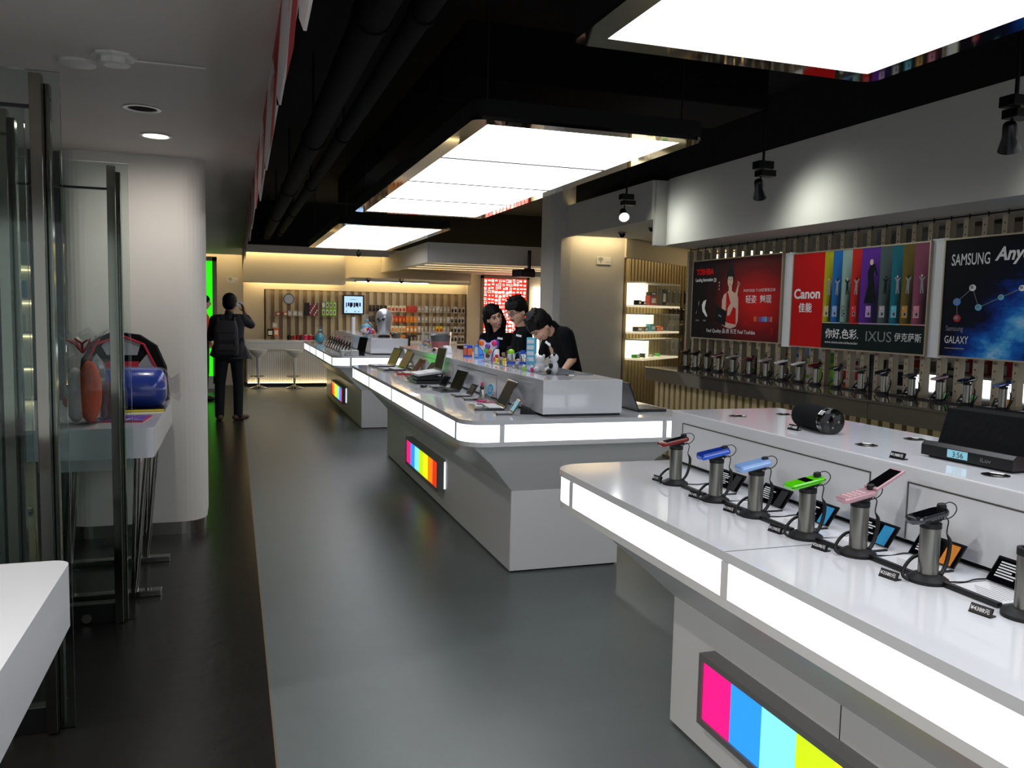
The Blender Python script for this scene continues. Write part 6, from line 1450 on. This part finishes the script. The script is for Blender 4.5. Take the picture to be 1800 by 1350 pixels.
# person in orange, half hidden by the column
ox, oy = -.47, 14.8
J = dict(pelvis=(ox, oy, .95), hipL=(ox, oy - .09, .93), hipR=(ox, oy + .09, .93), knL=(ox + .02, oy - .10, .50), knR=(ox - .03, oy + .10, .50), anL=(ox, oy - .10, .09), anR=(ox - .05, oy + .10, .09),
         chest=(ox, oy, 1.25), neck=(ox, oy, 1.46), head=(ox + .02, oy, 1.63), face=(1, -.2, 0), up=(0, 0, 1), shL=(ox, oy + .18, 1.40), shR=(ox, oy - .18, 1.40),
         elL=(ox + .02, oy + .24, 1.13), wrL=(ox + .12, oy + .22, .95), fdL=(.5, 0, -1), pnL=(0, -1, 0), elR=(ox + .02, oy - .24, 1.12), wrR=(ox + .14, oy - .16, .96), fdR=(.6, 0, -.8), pnR=(0, 1, 0), toe=(1, -.1, 0))
mat('orange_shirt', 'd85010', .8)
person('person in an orange shirt mostly hidden behind the left column', J, top='orange_shirt', sleeve=.6, cap='black_cloth')
# three members of staff behind the middle counter -------------------
def P(x, y, z, yy): return None
# bending man
hdp = V((2.690, 7.250, 1.456)); ne = V((2.840, 7.300, 1.431)); ch = V((2.956, 7.350, 1.280)); pe = V((3.082, 7.420, 0.938))
J = dict(pelvis=pe, hipL=pe + V((.0, -.09, -.04)), hipR=pe + V((.0, .09, -.04)), knL=V((pe.x + .05, pe.y - .10, .50)), knR=V((pe.x + .02, pe.y + .12, .50)), anL=V((pe.x + .04, pe.y - .10, .09)), anR=V((pe.x + .06, pe.y + .12, .09)),
         chest=ch, neck=ne, head=hdp, face=(-.55, -.16, -.85), up=(-.80, -.20, .50), shL=ne + V((.055, -.17, -.055)), shR=ne + V((.06, .17, -.045)),
         elL=V((2.969, 7.120, 1.154)), wrL=V((2.833, 7.000, 1.058)), fdL=(-.8, -.2, -.4), pnL=(0, 0, -1), elR=ne + V((-.02, .22, -.28)), wrR=ne + V((-.22, .12, -.36)), fdR=(-1, 0, -.3), pnR=(0, 0, -1), toe=(-1, 0, 0), hs=1.10)
person('person in a black polo shirt bending deeply over the counter, face down', J, sleeve=.80, s=1.06, tagside=(V((2.697, 7.050, 1.302)), (0, .6, -.9)))
# standing man with glasses
hdp = V((2.884, 8.500, 1.589)); ne = V((2.957, 8.550, 1.406)); ch = V((3.018, 8.600, 1.189)); pe = V((2.98, 8.65, .96))
J = dict(pelvis=pe, hipL=pe + V((.0, -.09, -.03)), hipR=pe + V((.0, .09, -.03)), knL=V((pe.x, pe.y - .10, .5)), knR=V((pe.x, pe.y + .10, .5)), anL=V((pe.x + .02, pe.y - .10, .09)), anR=V((pe.x + .02, pe.y + .10, .09)),
         chest=ch, neck=ne, head=hdp, face=(-.80, -.42, -.42), up=(-.35, -.15, .9), shL=ne + V((-.03, -.18, -.06)), shR=ne + V((.05, .17, -.06)),
         elL=ne + V((-.06, -.22, -.34)), wrL=ne + V((-.24, -.12, -.42)), fdL=(-1, .2, -.3), pnL=(0, 0, -1), elR=ne + V((.0, .22, -.34)), wrR=ne + V((-.2, .14, -.40)), fdR=(-1, -.2, -.3), pnR=(0, 0, -1), toe=(-1, -.2, 0), hs=1.14)
person('person in black with glasses and thick dark hair looking down to the left', J, sleeve=.8, s=1.04, glasses=True, tagside=(V((2.857, 8.330, 1.332)), (0, .2, -.5)))
# woman with long hair
hdp = V((2.815, 9.100, 1.520)); ne = V((2.889, 9.150, 1.351)); ch = V((2.950, 9.200, 1.160)); pe = V((2.96, 9.25, .93))
J = dict(pelvis=pe, hipL=pe + V((.09, 0, -.03)), hipR=pe + V((-.09, 0, -.03)), knL=V((pe.x + .09, pe.y, .48)), knR=V((pe.x - .09, pe.y, .48)), anL=V((pe.x + .09, pe.y + .02, .09)), anR=V((pe.x - .09, pe.y + .02, .09)),
         chest=ch, neck=ne, head=hdp, face=(.12, -.98, -.16), up=(-.40, -.25, .88), shL=ne + V((.165, -.02, -.07)), shR=ne + V((-.15, .05, -.075)), front=(-.2, -1, 0),
         elL=ne + V((.19, -.06, -.34)), wrL=ne + V((.02, -.20, -.40)), fdL=(-1, -.4, -.1), pnL=(0, 0, -1), elR=ne + V((-.19, .0, -.34)), wrR=ne + V((-.10, -.20, -.42)), fdR=(.3, -1, -.1), pnR=(0, 0, -1), toe=(0, -1, 0), hs=1.14, hairlen=.34)
person('person in black with long black hair, head tilted and smiling', J, sleeve=.85, female=True, smile=True, hair='long', tagside=(V((2.863, 9.000, 1.278)), (0, .15, -.3)))
